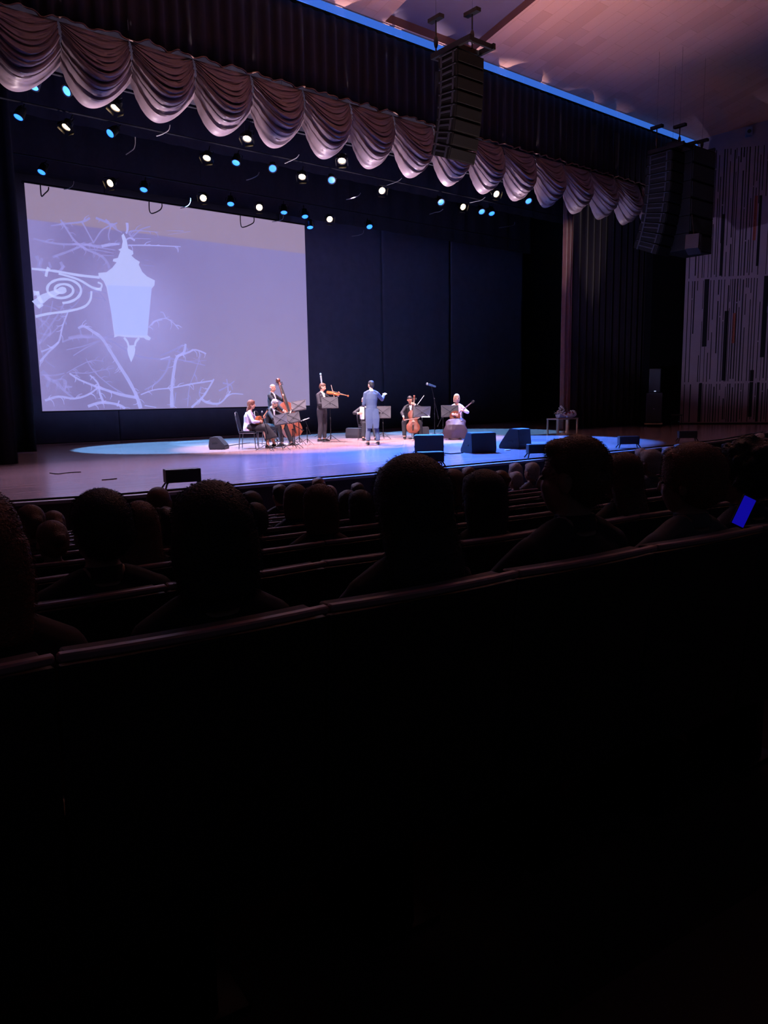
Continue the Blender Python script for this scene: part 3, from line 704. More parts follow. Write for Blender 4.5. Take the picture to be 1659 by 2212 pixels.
# ------------------------------------------------------------------ stacked cabinets at the right wing
p = onz(1411, 922); Mz = T(p.x, p.y, 0) @ RZ(facing(p, 0) + 180)
ts = thing('wing_speaker_stack', 'tall dark loudspeaker cabinet standing on a pale dolly by the wing curtain', 'loudspeaker', Mz)
bm = NB(); box(bm, (0, 0, .76), (.60, .62, 1.16), None, .02); obj('cabinet', bm, mat('dark_blue_cabinet', (46, 50, 66), .6, nz=.2), ts)
bm = NB(); box(bm, (0, -.32, .76), (.54, .02, 1.06)); obj('grille', bm, GRILLE, ts, smooth=False)
bm = NB(); box(bm, (0, 0, .13), (.68, .7, .05), None, .01); obj('dolly_board', bm, WOODL, ts)
for sx in (-1, 1):
    for sy in (-1, 1):
        bm = NB(); lathe(bm, [(.045, -.015), (.05, 0), (.045, .015)], 12, T(sx * .26, sy * .27, .05) @ RY(90)); box(bm, (sx * .26, sy * .27, .085), (.04, .05, .05)); obj('caster', bm, BLACKP, ts)
bm = NB(); box(bm, (0, -.335, .72), (.04, .01, .02)); obj('badge', bm, STEEL, ts)
tu = thing('upper_wing_speaker', 'black loudspeaker cabinet stacked on top of the tall wing cabinet', 'loudspeaker', Mz @ T(0, 0, 1.34))
bm = NB(); box(bm, (0, 0, .47), (.44, .5, .94), None, .02); obj('cabinet', bm, BLACKP, tu)
bm = NB(); box(bm, (0, -.26, .47), (.39, .02, .86)); obj('grille', bm, GRILLE, tu, smooth=False)
bm = NB(); box(bm, (.02, -.275, .06), (.07, .012, .03)); obj('indicator_light', bm, mat('white_led', (220, 230, 255), .4, emit=(200, 215, 255), es=.8, nz=.02), tu)
p = onz(1461, 921); tq = thing('stool', 'low dark stool standing between the wing cabinet and the slotted wall', 'stool', T(p.x, p.y, 0) @ RZ(facing(p, 0)))
bm = NB(); box(bm, (0, 0, .45), (.44, .4, .05), None, .02); obj('seat', bm, BLACKP, tq)
for sx in (-1, 1):
    for sy in (-1, 1):
        bm = NB(); tube(bm, [(sx * .17, sy * .15, .43), (sx * .2, sy * .17, 0)], .014); obj('leg', bm, BLACKM, tq)

# ------------------------------------------------------------------ flower table
p = onz(1216, 936); M = T(p.x, p.y, 0) @ RZ(-2)
for k, (dx, lb) in enumerate(((-.25, 'small pale wooden table, left one of the two under the flowers'), (.36, 'small pale wooden table, right one of the two under the flowers'))):
    tb = thing('side_table', lb, 'table', M @ T(dx * 1.0 - .05, -.02 + .1 * k, 0), 'tables under the flowers')
    bm = NB(); box(bm, (0, 0, .50), (.56, .52, .045), None, .008); obj('tabletop', bm, WOODL, tb)
    for sx in (-1, 1):
        for sy in (-1, 1):
            bm = NB(); box(bm, (sx * .25, sy * .23, .24), (.045, .045, .48)); obj('leg', bm, WOODL, tb, smooth=False)
LEAF = mat('flower_leaf', (46, 70, 44), .7, nz=.3); WRAP = mat('cellophane_wrap', (200, 200, 205), .3, nz=.1)
FW = mat('white_petal', (225, 222, 215), .7, nz=.1); FR = mat('red_petal', (150, 25, 35), .7, nz=.2); FP = mat('cream_petal', (215, 200, 170), .7, nz=.1)
rb = random.Random(5)
def bouquet(M, label, fm, n, r, up):
    t = thing('bouquet', label, 'bouquet', M, 'bouquets on the tables')
    bm = NB(); loft(bm, [(-.26, 0, .05), (-.1, 0, .06), (.02, 0, .09), (.12, 0, .1)], [.03, .05, r * .9, r * 1.1], [.03, .045, r * .7, r * .8], 10); obj('wrapping', bm, WRAP, t)
    lf = NB()
    for i in range(34):
        a = rb.uniform(0, 2 * PI); q = rb.uniform(.3, 1.25) * r; c = Vector((.08 + q * math.cos(a), q * math.sin(a), .10 + rb.uniform(0, up)))
        d = Vector((rb.uniform(-1, 1), rb.uniform(-1, 1), rb.uniform(0, 1))).normalized() * .06; s_ = d.orthogonal().normalized() * .018
        lf.faces.new([lf.verts.new(v) for v in (c, c + d * .5 + s_, c + d, c + d * .5 - s_)])
    obj('foliage', lf, LEAF, t)
    for i in range(n):
        a = i * 2.4; q = r * math.sqrt((i + .5) / n)
        bm = NB(); c = (.08 + q * math.cos(a), q * math.sin(a), .13 + up * (1 - (q / r) ** 2) + rb.uniform(0, .02))
        for k in range(3): ball(bm, (c[0] + .008 * math.cos(k * 2), c[1] + .008 * math.sin(k * 2), c[2] + .006 * k), (.034 - .007 * k, .034 - .007 * k, .024), seg=8)
        obj('blossom', bm, fm, t)
for dx, dy, dz, rz, up, n, fm, lb in ((-.25, -.1, .525, 160, .10, 8, FP, 'cream bouquet lying at the left end of the flower tables'), (.05, .05, .525, 90, .26, 14, FW, 'tall white bouquet rising in the middle of the flower tables'),
                               (.12, -.17, .525, 20, .05, 7, FR, 'red bouquet lying in front of the white flowers'), (.42, 0, .545, 10, .08, 9, FW, 'white bouquet lying at the right end of the flower tables')):
    bouquet(M @ T(dx, dy, dz) @ RZ(rz), lb, fm, n, .13, up)

# ------------------------------------------------------------------ floor monitors
WBL = mat('monitor_body', (31, 32, 42), .65, nz=.15, nscale=60, bump=.2)
def wedge(px, py, phi, label, w_=.62, d=.46, h=.36):
    t = thing('floor_monitor', label, 'loudspeaker', frame(px, py, phi), 'floor monitors')
    bm = NB(); n = [(-d/2, 0), (d/2, 0), (d/2, .08), (-.02, h), (-d/2 + .02, h * .96), (-d/2 - .02, .10)]   # side profile (y,z): slope faces +y
    A = [bm.verts.new((-w_/2, y, z)) for y, z in n]; B = [bm.verts.new((w_/2, y, z)) for y, z in n]
    bm.faces.new(A); bm.faces.new(list(reversed(B)))
    for k in range(len(n)): bm.faces.new((A[k], A[(k+1) % 6], B[(k+1) % 6], B[k]))
    bmesh.ops.bevel(bm, geom=bm.edges[:], offset=.012, segments=2, affect='EDGES')
    obj('cabinet', bm, WBL, t, smooth=False)
    a = math.atan2(h - .08, d/2 + .02); M = T(0, (d/2 - .02) / 2, (h + .08) / 2) @ RX(-math.degrees(a))
    bm = NB(); box(bm, (0, 0, .008), (w_ * .88, math.hypot(h - .08, d/2 + .02) * .84, .014), M); obj('grille', bm, GRILLE, t, smooth=False)
    for s in (-1, 1):
        bm = NB(); box(bm, (s * (w_/2 + .004), -.05, .18), (.012, .14, .04), None, .004); obj('side_handle', bm, BLACKP, t, smooth=False)
    return t
wedge(768, 946, 150, 'small grey floor monitor at the back, left of the accordion player', .52, .42, .34)
wedge(908, 944, 190, 'small floor monitor at the back, behind the cello', .52, .42, .34)
wedge(474, 970, 75, 'small dark floor monitor at far left beside the chairs', .5, .42, .34)
wedge(927, 981, 180, 'large dark floor monitor in front of the cello, its back to the seats', .66, .5, .46)
wedge(1033, 977, 208, 'large dark floor monitor, middle one of the front row, its side shining blue', .64, .58, .48)
wedge(1112, 968, 236, 'large floor monitor at the right end of the front row, its curved side shining blue', .54, .60, .50)
# boxes standing on the stage lip
def lip_box(px, py, w_, h, label, phi=6):
    t = thing('lip_speaker', label, 'loudspeaker', frame(px, py, phi), 'black boxes on the stage lip')
    bm = NB(); box(bm, (0, 0, .10 + h / 2), (w_, .22, h), RX(0), .012); obj('cabinet', bm, BLACKP, t, smooth=False)
    bm = NB(); box(bm, (0, .115, .10 + h / 2), (w_ * .93, .012, h * .85)); obj('grille', bm, GRILLE, t, smooth=False)
    for s in (-1, 1):
        bm = NB(); box(bm, (s * w_ * .44, 0, .10), (.02, .16, .03)); 
        tube(bm, [(s * w_ * .44, .05, .11), (s * (w_ * .5 + .02), .14, .012)], .014, 6); tube(bm, [(s * w_ * .44, -.05, .11), (s * (w_ * .5 + .02), -.14, .012)], .014, 6)
        obj('leg', bm, BLACKM, t)
lip_box(395, 1055, .52, .20, 'black box on splayed legs on the stage lip, nearest one at left', 12)
lip_box(930, 1009, .48, .19, 'black box on splayed legs on the stage lip, in front of the large monitors', 14)
lip_box(1163, 989, .48, .19, 'black box on splayed legs on the stage lip, left of the biggest head', 16)
lip_box(1357, 968, .48, .19, 'black box on splayed legs on the stage lip, below the flower tables', 16)
lip_box(1484, 954, .48, .19, 'black box on splayed legs on the stage lip, farthest one near the wall', 16)
cable('lip_cable', [(x, apron_y(x) + .17 + .02 * math.sin(x * 3), .012) for x in [1.5 + .75 * i for i in range(33)]], .016, 'black cable running along the stage lip')
cable('floor_cable', [onz(890, 981, .01), onz(894, 975, .01), onz(905, 978, .01), onz(960, 979, .01), onz(975, 980, .01), onz(1000, 978, .01)], .012, 'black cable on the floor between the two left front monitors')
cable('floor_cable', [onz(470, 969, .01), onz(500, 962, .01), onz(540, 957, .01), onz(580, 959, .01)], .012, 'black cable on the floor running from the far left monitor to the chairs')
o = cable('floor_tape', [onz(108, 1022, .004), onz(125, 1024, .004), onz(150, 1021, .004), onz(175, 1020, .004)], .012, 'dark seam line on the boards at far left', mat('dark_seam', (30, 26, 30), .8, nz=.1), cat='seam')
o = cable('floor_tape', [onz(220, 1037, .004), onz(235, 1036, .004), onz(252, 1034, .004)], .012, 'short dark broken seam line left of the nearest lip box', MATS['dark_seam'], cat='seam')
bm = NB(); p = onz(1096, 973); box(bm, (p.x, p.y, .01), (.16, .08, .02), None, .006); tag(obj('paper_note', bm, SHIRT), 'small white object lying before the right front monitor', 'note')
# ================================================================== PEOPLE
def ik(a, b, l1, l2, pole):
    a, b = Vector(a), Vector(b); d = b - a; L = min(d.length, (l1 + l2) * .995)
    dn = d.normalized(); x = (l1*l1 - l2*l2 + L*L) / (2*L); h = math.sqrt(max(0, l1*l1 - x*x))
    p = Vector(pole) - dn * Vector(pole).dot(dn)
    return a + dn * x + p.normalized() * h
def hand(bm, w, d, n, side, curl=.6, sc=1.0):
    """w wrist, d pointing direction, n palm normal, side +1: thumb on the (d x n) side"""
    d = Vector(d).normalized(); n = Vector(n); n = (n - d * n.dot(d)).normalized(); s = d.cross(n) * side; w = Vector(w)
    loft(bm, [w - d * .01, w + d * .03 * sc, w + d * .085 * sc], [.026*sc, .038*sc, .042*sc], [.02*sc, .016*sc, .013*sc], 10, xdir=s)
    for i, (o_, ln) in enumerate(((.031, .070), (.011, .080), (-.010, .075), (-.030, .058))):
        p = w + d * .082 * sc + s * o_ * sc; dd = d.copy(); P = [p - d * .02]; P.append(p)
        for k in range(3):
            dd = (dd + n * math.tan(min(1.2, curl * .75))).normalized(); p = p + dd * ln * sc * (.42, .33, .25)[k]; P.append(p)
        loft(bm, P, [.0095*sc, .0095*sc, .009*sc, .0085*sc, .007*sc], [.0095*sc, .0095*sc, .009*sc, .0085*sc, .007*sc], 8)
    p = w + d * .025 * sc + s * .03 * sc; q = p + (s * .8 + d * .6 + n * .2).normalized() * .035 * sc; r_ = q + (d * .9 + s * .2 + n * curl).normalized() * .032 * sc
    loft(bm, [p - s * .015, q, r_], [.014*sc, .011*sc, .009*sc], [.014*sc, .011*sc, .009*sc], 8)
def head(bm, hm, woman=False):
    """hm: matrix, origin at head centre, +Y looks forward"""
    def e(c, r, seg=18): ball(bm, hm @ Vector(c), r, hm, seg)
    e((0, -.012, .025), (.077, .094, .090), 22); e((0, .018, -.035), (.062, .074, .078)); e((0, .045, -.088), (.034, .030, .024))
    e((0, .092, -.018), (.0115, .017, .022), 10); e((0, .102, -.033), (.014, .012, .009), 10)              # nose
    e((0, .070, .012), (.052, .018, .012), 12); e((0, .082, -.062), (.024, .009, .009), 10)                  # brow, lips
    for s in (-1, 1): e((s * .078, -.008, -.018), (.010, .020, .031), 10); e((s * .036, .062, -.03), (.022, .018, .022), 10)
def eyes(hm, par):
    bm = NB()
    for s in (-1, 1): ball(bm, hm @ Vector((s * .030, .079, -.004)), (.012, .008, .006), hm, 10)
    obj('eyes', bm, EBONY, par, label='dark eyes')
    bm = NB(); ball(bm, hm @ Vector((0, .0905, -.062)), (.020, .004, .004), hm, 10); obj('mouth', bm, mat('lips', (140, 70, 70), .5, nz=.1), par, label='closed mouth')
HAIRD = mat('dark_brown_hair', (40, 30, 27), .55, nz=.4, nscale=60, bump=.5, bscale=200); HAIRB = mat('brown_hair', (92, 58, 42), .55, nz=.4, nscale=60, bump=.5, bscale=200)
HAIRG = mat('grey_hair', (150, 142, 146), .6, nz=.3, nscale=60, bump=.5, bscale=200); HAIRR = mat('auburn_hair', (110, 62, 44), .55, nz=.4, nscale=60, bump=.5, bscale=200)
HAIRL = mat('blonde_hair', (190, 150, 110), .55, nz=.3, nscale=60, bump=.5, bscale=200); HAIRK = mat('black_hair', (36, 32, 38), .55, nz=.3, nscale=60, bump=.5, bscale=200)
def hair(hm, style, m, par, vox=.009, fuzz=0, scale=1.0, seed=1):
    rh = random.Random(seed); bm = NB()
    def e(c, r, seg=16): ball(bm, hm @ Vector(c), r, hm, seg)
    if style == 'ring':                                     # bald on top
        for a in range(-4, 5):
            t = math.radians(-90 + a * 22); e((.074 * math.cos(t), .088 * math.sin(t) - .008, -.01), (.018, .018, .030), 10)
    else:
        k = {'short': 1.0, 'crop': .965, 'curly': 1.10, 'long': 1.07, 'bun': 1.02, 'bob': 1.1, 'bigbob': 1.16, 'wavy': 1.08}[style] * scale
        e((0, -.020, .036), (.083 * k, .098 * k, .092 * k), 22)
        e((0, -.045, .000), (.080 * k, .072 * k, .085 * k), 18)
        e((0, .035, .082), (.060 * k, .048 * k, .032 * k), 14)
        if style in ('short', 'crop'):
            e((0, -.055, -.045), (.058 * k, .042, .045), 14)
        if style == 'bun': e((0, -.115, .03), (.040, .036, .040), 14); e((0, -.055, -.035), (.062, .045, .05), 14)
        if style in ('bob', 'bigbob'):
            d = .13 if style == 'bob' else .17
            loft(bm, [hm @ Vector((0, -.03, .03)), hm @ Vector((0, -.035, -.04)), hm @ Vector((0, -.045, -d))], [.09 * k, .096 * k, .085 * k], [.075 * k, .072 * k, .05 * k], 18, xdir=hm.to_3x3() @ Vector((1, 0, 0)))
        if style in ('long', 'wavy'):
            d = .30 if style == 'long' else .26
            loft(bm, [hm @ Vector((0, -.03, .03)), hm @ Vector((0, -.05, -.06)), hm @ Vector((0, -.085, -.16)), hm @ Vector((0, -.11, -d))], [.088 * k, .092 * k, .10 * k, .085], [.07 * k, .06 * k, .05, .035], 18, xdir=hm.to_3x3() @ Vector((1, 0, 0)))
            if style == 'wavy':
                for i in range(26):
                    t = rh.uniform(0, 1); e((rh.uniform(-.09, .09), -.06 - .06 * t, -.02 - .27 * t), (.024, .02, .03), 8)
        if style == 'curly':
            for i in range(110):
                v = Vector((rh.gauss(0, 1), rh.gauss(0, 1), rh.gauss(0, 1))).normalized()
                if v.y > .35 and v.z < .45: continue
                if v.z < -.75: continue
                e((v.x * .092 * k, v.y * .104 * k - .02, v.z * .100 * k + .025), rh.uniform(.012, .020), 6)
    me = bake(bm, vox, 1, 'hair')
    if fuzz:
        b2 = NB(); b2.from_mesh(me); b2.verts.ensure_lookup_table(); b2.verts.index_update(); vs = list(b2.verts); b2.normal_update()
        c0 = hm.translation
        for i in range(fuzz):
            v = rh.choice(vs); nn = (v.normal + Vector((rh.uniform(-.6, .6), rh.uniform(-.6, .6), rh.uniform(-.5, .4)))).normalized(); ln = rh.uniform(.004, .011) * (1.3 if style in ('long', 'curly', 'wavy') else 1)
            s_ = nn.orthogonal().normalized() * .0004; p = v.co.copy()
            b2.faces.new([b2.verts.new(q) for q in (p - s_, p + s_, p + nn * ln * .6 + s_ * .7 + Vector((0, 0, -.002)), p + nn * ln + Vector((0, 0, -.005)))])
        b2.to_mesh(me); b2.free(); me.polygons.foreach_set('use_smooth', [True] * len(me.polygons))
    return obj('hair', me, m, par)
def person(label, M, pose, top=None, bottom=None, hairs=('short', HAIRD), group=None, skin=SKIN, shirt=None, woman=False, skirt=None, tails=False, vox=.009, fuzz=0, cuffs=True, hscale=1.0, headscale=1.0, legs=True, bowtie=False, seed=1, top_name='jacket', collar=None):
    """one continuous body mesh; hair, clothes and shoes are its children"""
    P = {k: Vector(v) for k, v in pose.items() if isinstance(v, (tuple, list, Vector)) and k not in ('hr', 'rh', 'lh', 'skirt')}
    wd = .90 if woman else 1.0
    hip, ch, nk = P['pelvis'], P['chest'], P['neck']
    up = (nk - hip).normalized()
    yaw, tilt, roll = pose.get('hr', (0, 0, 0))
    hm = Matrix.Translation(P['head']) @ RZ(yaw) @ RX(-tilt) @ RY(roll) @ Matrix.Scale(headscale, 4)
    sx = Vector(pose.get('sx', (1, 0, 0)))
    shl = {s: nk + sx * (s * .163 * wd) - up * .078 for s in (-1, 1)}
    wr = {1: P['rw'], -1: P['lw']}; el = {s: ik(shl[s], wr[s], .29 * wd, .255 * wd, P['rp'] if s > 0 else P['lp']) for s in (-1, 1)}
    hips = {s: hip + sx * (s * .09) for s in (-1, 1)}; kn = {1: P['rk'], -1: P['lk']}; an = {1: P['ra'], -1: P['la']}
    hd = {1: pose.get('rh', None), -1: pose.get('lh', None)}
    bm = NB(); head(bm, hm, woman)
    loft(bm, [nk - up * .04, nk + (P['head'] - nk) * .55], [.056 * wd, .050 * wd], [.056 * wd, .052 * wd], 14)
    spine = [hip - up * .09, hip, hip * .55 + ch * .45, ch, ch * .4 + nk * .6, nk - up * .005]
    loft(bm, spine, [.13, .160, .138 * wd, .160 * wd, .150 * wd, .06], [.095, .112, .098, .112, .085, .055], 18, xdir=sx)
    for s in (-1, 1):
        loft(bm, [nk + sx * (s * .03) + up * .005, shl[s] * .5 + nk * .5 + up * .012, shl[s] + sx * (s * .01)], [.04, .045, .04], [.04, .04, .04], 10); limb(bm, shl[s], el[s], .048 * wd, .039 * wd, bulge=.05); limb(bm, el[s], wr[s], .040 * wd, .027 * wd, bulge=.08)
        d, n, c_ = hd[s] if hd[s] else ((wr[s] - el[s]), (0, 0, -1), .5)
        hand(bm, wr[s], d, n, s, c_, .95 if woman else 1.0)
        limb(bm, hips[s], kn[s], .082, .058, bulge=.06); limb(bm, kn[s], an[s], .056, .038, bulge=.12)
        f = pose.get('foot', (0, 1, 0)); f = Vector(f).normalized()
        loft(bm, [an[s] - f * .05 - Vector((0, 0, .04)), an[s] + f * .03 - Vector((0, 0, .045)), an[s] + f * .15 - Vector((0, 0, .062))], [.035, .042, .035], [.035, .034, .018], 10, xdir=f.cross(Vector((0, 0, 1))))
    body = obj('person', bake(bm, vox, 2, 'body'), skin); body.matrix_world = M; tag(body, label, 'person', group)
    eyes(hm, body)
    if hairs: hair(hm, hairs[0], hairs[1], body, vox, fuzz, hscale, seed)
    g = .014
    if top:
        bm = NB(); low = hip - up * (.10 if not tails else .06)
        sp = [low, hip, hip * .55 + ch * .45, ch, ch * .4 + nk * .6, nk - up * .015]
        loft(bm, sp, [.168, .170, .150 * wd, .178 * wd, .168 * wd, .072], [.125, .128, .118, .130, .105, .070], 18, xdir=sx)
        for s in (-1, 1):
            loft(bm, [nk + sx * (s * .04) - up * .01, shl[s] * .5 + nk * .5 + up * .010, shl[s] + sx * (s * .012)], [.05, .056, .054], [.05, .054, .052], 12); limb(bm, shl[s], el[s], .060 * wd, .052 * wd); limb(bm, el[s], wr[s] + (el[s] - wr[s]).normalized() * .035, .054 * wd, .040 * wd)
        if tails:
            for s in (-1, 1):
                loft(bm, [hip + Vector((s * .075, -.10, .04)), hip + Vector((s * .090, -.135, -.22)), hip + Vector((s * .095, -.13, -.50))], [.105, .108, .085], [.020, .018, .014], 12, xdir=(1, 0, 0))
        obj(top_name, bake(bm, max(vox, .009), 2, top_name), top, body)
        if shirt and not tails:
            # shirt front showing in the open jacket
            bm = NB(); n = 9; fr = []
            fw = sx.cross(up) * -1 if sx.cross(up).y < 0 else sx.cross(up)
            for i in range(n):
                t = i / (n - 1); c = nk.lerp(hip, .02 + t * .62); hw = .052 * (1 - t) ** .8 + .006; dep = .076 + (.133 - .076) * min(1, t * 2.2)
                fr.append([bm.verts.new(c + sx * (hw * q) + fw * (dep + .012 * (1 - abs(q)))) for q in (-1, -.5, 0, .5, 1)])
            for a, b_ in zip(fr, fr[1:]):
                for k in range(4): bm.faces.new((a[k], a[k+1], b_[k+1], b_[k]))
            solid(obj('shirt_front', bm, shirt, body), .006)
        if collar or shirt:
            bm = NB(); loft(bm, [nk - up * .012, nk + (P['head'] - nk).normalized() * .035], [.066, .058], [.066, .060], 16); obj('collar', bm, collar or shirt, body)
        if shirt and cuffs:
            bm = NB()
            for s in (-1, 1):
                d = (wr[s] - el[s]).normalized(); loft(bm, [wr[s] - d * .045, wr[s] - d * .004], .036, .036, 12)
            obj('cuffs', bm, shirt, body)
        if bowtie:
            bm = NB(); fw = Vector((0, 1, 0)); c = nk + fw * .072 + up * .005
            for s in (-1, 1): loft(bm, [c, c + sx * s * .04], [.006, .016], [.006, .01], 8)
            obj('bow_tie', bm, SHIRT if tails else SHOE, body)
    if bottom:
        bm = NB(); loft(bm, [hip + up * .07, hip, hip - up * .06], [.165, .172, .15], [.122, .128, .11], 16, xdir=sx)
        for s in (-1, 1):
            limb(bm, hips[s], kn[s], .098, .072); b_ = an[s] + Vector((0, 0, .02)); ball(bm, kn[s], .072, seg=12); loft(bm, [kn[s], (kn[s] + b_) / 2, b_], [.072, .066, .062], [.072, .066, .062], 14)
        obj('trousers', bake(bm, .011, 2, 'trousers'), bottom, body)
    if skirt:
        bm = NB(); a_, b_ = (kn[1] + kn[-1]) / 2, (an[1] + an[-1]) / 2; wk, wa = pose.get('skirt', (.20, .26))
        loft(bm, [hip + up * .10, hip + up * .02, hip * .5 + a_ * .5 + Vector((0, 0, .0)), a_ + Vector((0, .0, -.01)), a_ + Vector((0, .06, -.10)), a_ * .5 + b_ * .5 + Vector((0, .04, 0)), b_ + Vector((0, 0, pose.get('hem', .10)))],
             [.135, .18, wk, wk * 1.02, wk, (wk + wa) / 2, wa], [.115, .13, .12, .12, .12, .15, .17], 24, xdir=(1, 0, 0))
        for v in bm.verts:
            a = math.atan2(v.co.x, v.co.y); k = max(0, min(1, (hip.z - v.co.z) / .5)); v.co += Vector((v.co.x, v.co.y - a_.y, 0)).normalized() * (.034 * k * math.sin(a * 9 + 3 * v.co.z))
        ball(bm, kn[1], .09, seg=12); ball(bm, kn[-1], .09, seg=12)
        obj('skirt', bake(bm, .010, 2, 'skirt'), skirt, body)
    if legs:
        f = Vector(pose.get('foot', (0, 1, 0))).normalized()
        for s in (-1, 1):
            bm = NB(); a = an[s]; sd = f.cross(Vector((0, 0, 1)))
            loft(bm, [a - f * .075 - Vector((0, 0, .055)), a - f * .03 - Vector((0, 0, .045)), a + f * .06 - Vector((0, 0, .05)), a + f * .14 - Vector((0, 0, .062)), a + f * .20 - Vector((0, 0, .072))], [.030, .040, .045, .045, .025], [.034, .044, .038, .027, .016], 12, xdir=sd)
            box(bm, tuple(a - f * .05 - Vector((0, 0, .082))), (.05, .06, .02))
            obj('shoe', bake(bm, .009, 1, 'shoe'), SHOE, body)
    return body, hm, el

# ---------------------------------------------------------------- instruments (standing along z, strings face +y)
def fiddle_outline(Lb, W):
    r = [(0, .22), (.02, .60), (.10, .90), (.22, 1.0), (.33, .94), (.42, .72), (.46, .66), (.55, .60), (.62, .64), (.66, .72), (.74, .82), (.84, .82), (.93, .66), (.985, .38), (1.0, .12)]
    return [(W / 2 * x, Lb * z) for z, x in r] + [(-W / 2 * x, Lb * z) for z, x in reversed(r)]
def bowed(name, label, M, Lb, W, D, Lt, m=VARN, endpin=0.0, cat=None):
    t = thing(name, label, cat or name.replace('_', ' '), M)
    bm = NB(); o_ = fiddle_outline(Lb, W); n = len(o_)
    rings = []
    for y, k in ((-D * .72, .55), (-D * .55, .93), (-D * .48, 1.0), (D * .48, 1.0), (D * .56, .93), (D * .72, .5)):
        rings.append([bm.verts.new((x * k, y, Lb / 2 + (z - Lb / 2) * (k if abs(y) > D * .5 else 1))) for x, z in o_])
    for a, b_ in zip(rings, rings[1:]):
        for k in range(n): bm.faces.new((a[k], a[(k+1) % n], b_[(k+1) % n], b_[k]))
    bm.faces.new(rings[0]); bm.faces.new(list(reversed(rings[-1])))
    bod = obj('body', bm, m, t)
    bm = NB()
    for s in (-1, 1):
        tube(bm, [(s * W * .10, D * .70, Lb * .56), (s * W * .14, D * .66, Lb * .47), (s * W * .19, D * .60, Lb * .38)], W * .010, 6)
    obj('sound_holes', bm, EBONY, bod)
    bm = NB(); w0 = W * .085; loft(bm, [(0, D * .50, Lb * .98), (0, D * .45, Lt * .9)], [w0 * 1.2, w0 * .75], [w0 * .9, w0 * .6], 10, xdir=(1, 0, 0))
    nck = obj('neck', bm, m, t)
    bm = NB(); s = Lt * .045; pts = [(0, D * .45, Lt * .88)]
    loft(bm, [(0, D * .45, Lt * .89), (0, D * .40, Lt * .94), (0, D * .25, Lt * .975)], [w0 * .8, w0 * .65, w0 * .5], [w0 * .8, w0 * .7, w0 * .6], 8, xdir=(1, 0, 0))
    lathe(bm, [(s * .75, -w0 * .8), (s * .95, -w0 * .4), (s * .95, w0 * .4), (s * .75, w0 * .8)], 14, T(0, D * .25, Lt * .985) @ RY(90)); obj('scroll', bm, m, nck)
    bm = NB()
    for k, z in enumerate((.91, .93, .95)): tube(bm, [(-w0 * 2.2, D * .38, Lt * z), (w0 * 2.2, D * .38, Lt * z)], w0 * .16, 6)
    obj('tuning_pegs', bm, EBONY, nck)
    bm = NB(); loft(bm, [(0, D * .62 + W * .06, Lb * .62), (0, D * .55 + W * .02, Lt * .89)], [w0 * .95, w0 * .7], [w0 * .2, w0 * .18], 8, xdir=(1, 0, 0)); obj('fingerboard', bm, EBONY, t)
    bm = NB(); prism(bm, [(-W * .11, 0), (-W * .09, W * .10), (0, W * .17), (W * .09, W * .10), (W * .11, 0), (W * .05, W * .03), (-W * .05, W * .03)], 0, W * .03, T(0, D * .70, Lb * .44) @ RX(-90) @ RX(90)); obj('bridge', bm, WOODL, t)
    bm = NB(); loft(bm, [(0, D * .74, Lb * .06), (0, D * .72 + W * .06, Lb * .30)], [W * .035, W * .065], [W * .02, W * .02], 8, xdir=(1, 0, 0)); obj('tailpiece', bm, EBONY, t)
    bm = NB()
    for k in range(4):
        x = (k - 1.5) * W * .035; tube(bm, [(x, D * .74 + W * .07, Lb * .30), (x, D * .70 + W * .15, Lb * .445), (x * .6, D * .56 + W * .035, Lt * .89)], max(.0006, W * .0035), 5)
    obj('strings', bm, STR, t)
    if endpin:
        bm = NB(); tube(bm, [(0, 0, .01), (0, 0, -endpin)], .006, 6); ball(bm, (0, 0, -.005), W * .03, seg=8); obj('endpin', bm, STEEL, t)
    return t
def bow(label, a, b, M):
    """stick from frog a to tip b"""
    a, b = Vector(a), Vector(b); d = (b - a).normalized(); q = Vector((0, 0, 1)) if abs(d.z) < .8 else Vector((0, 1, 0)); nn = (q - d * q.dot(d)).normalized()
    t = thing('bow', label, 'bow', M)
    bm = NB(); tube(bm, [a, a.lerp(b, .5) - nn * .006, b], [.0065, .0055, .005], 8); obj('stick', bm, BOWW, t)
    bm = NB(); tube(bm, [a - nn * .02 + d * .03, b - nn * .012], [.005, .005], 4); obj('bow_hair', bm, BOWH, t)
    bm = NB(); tube(bm, [a - nn * .012 - d * .01, a - nn * .012 + d * .04], .011, 6); obj('frog', bm, EBONY, t)
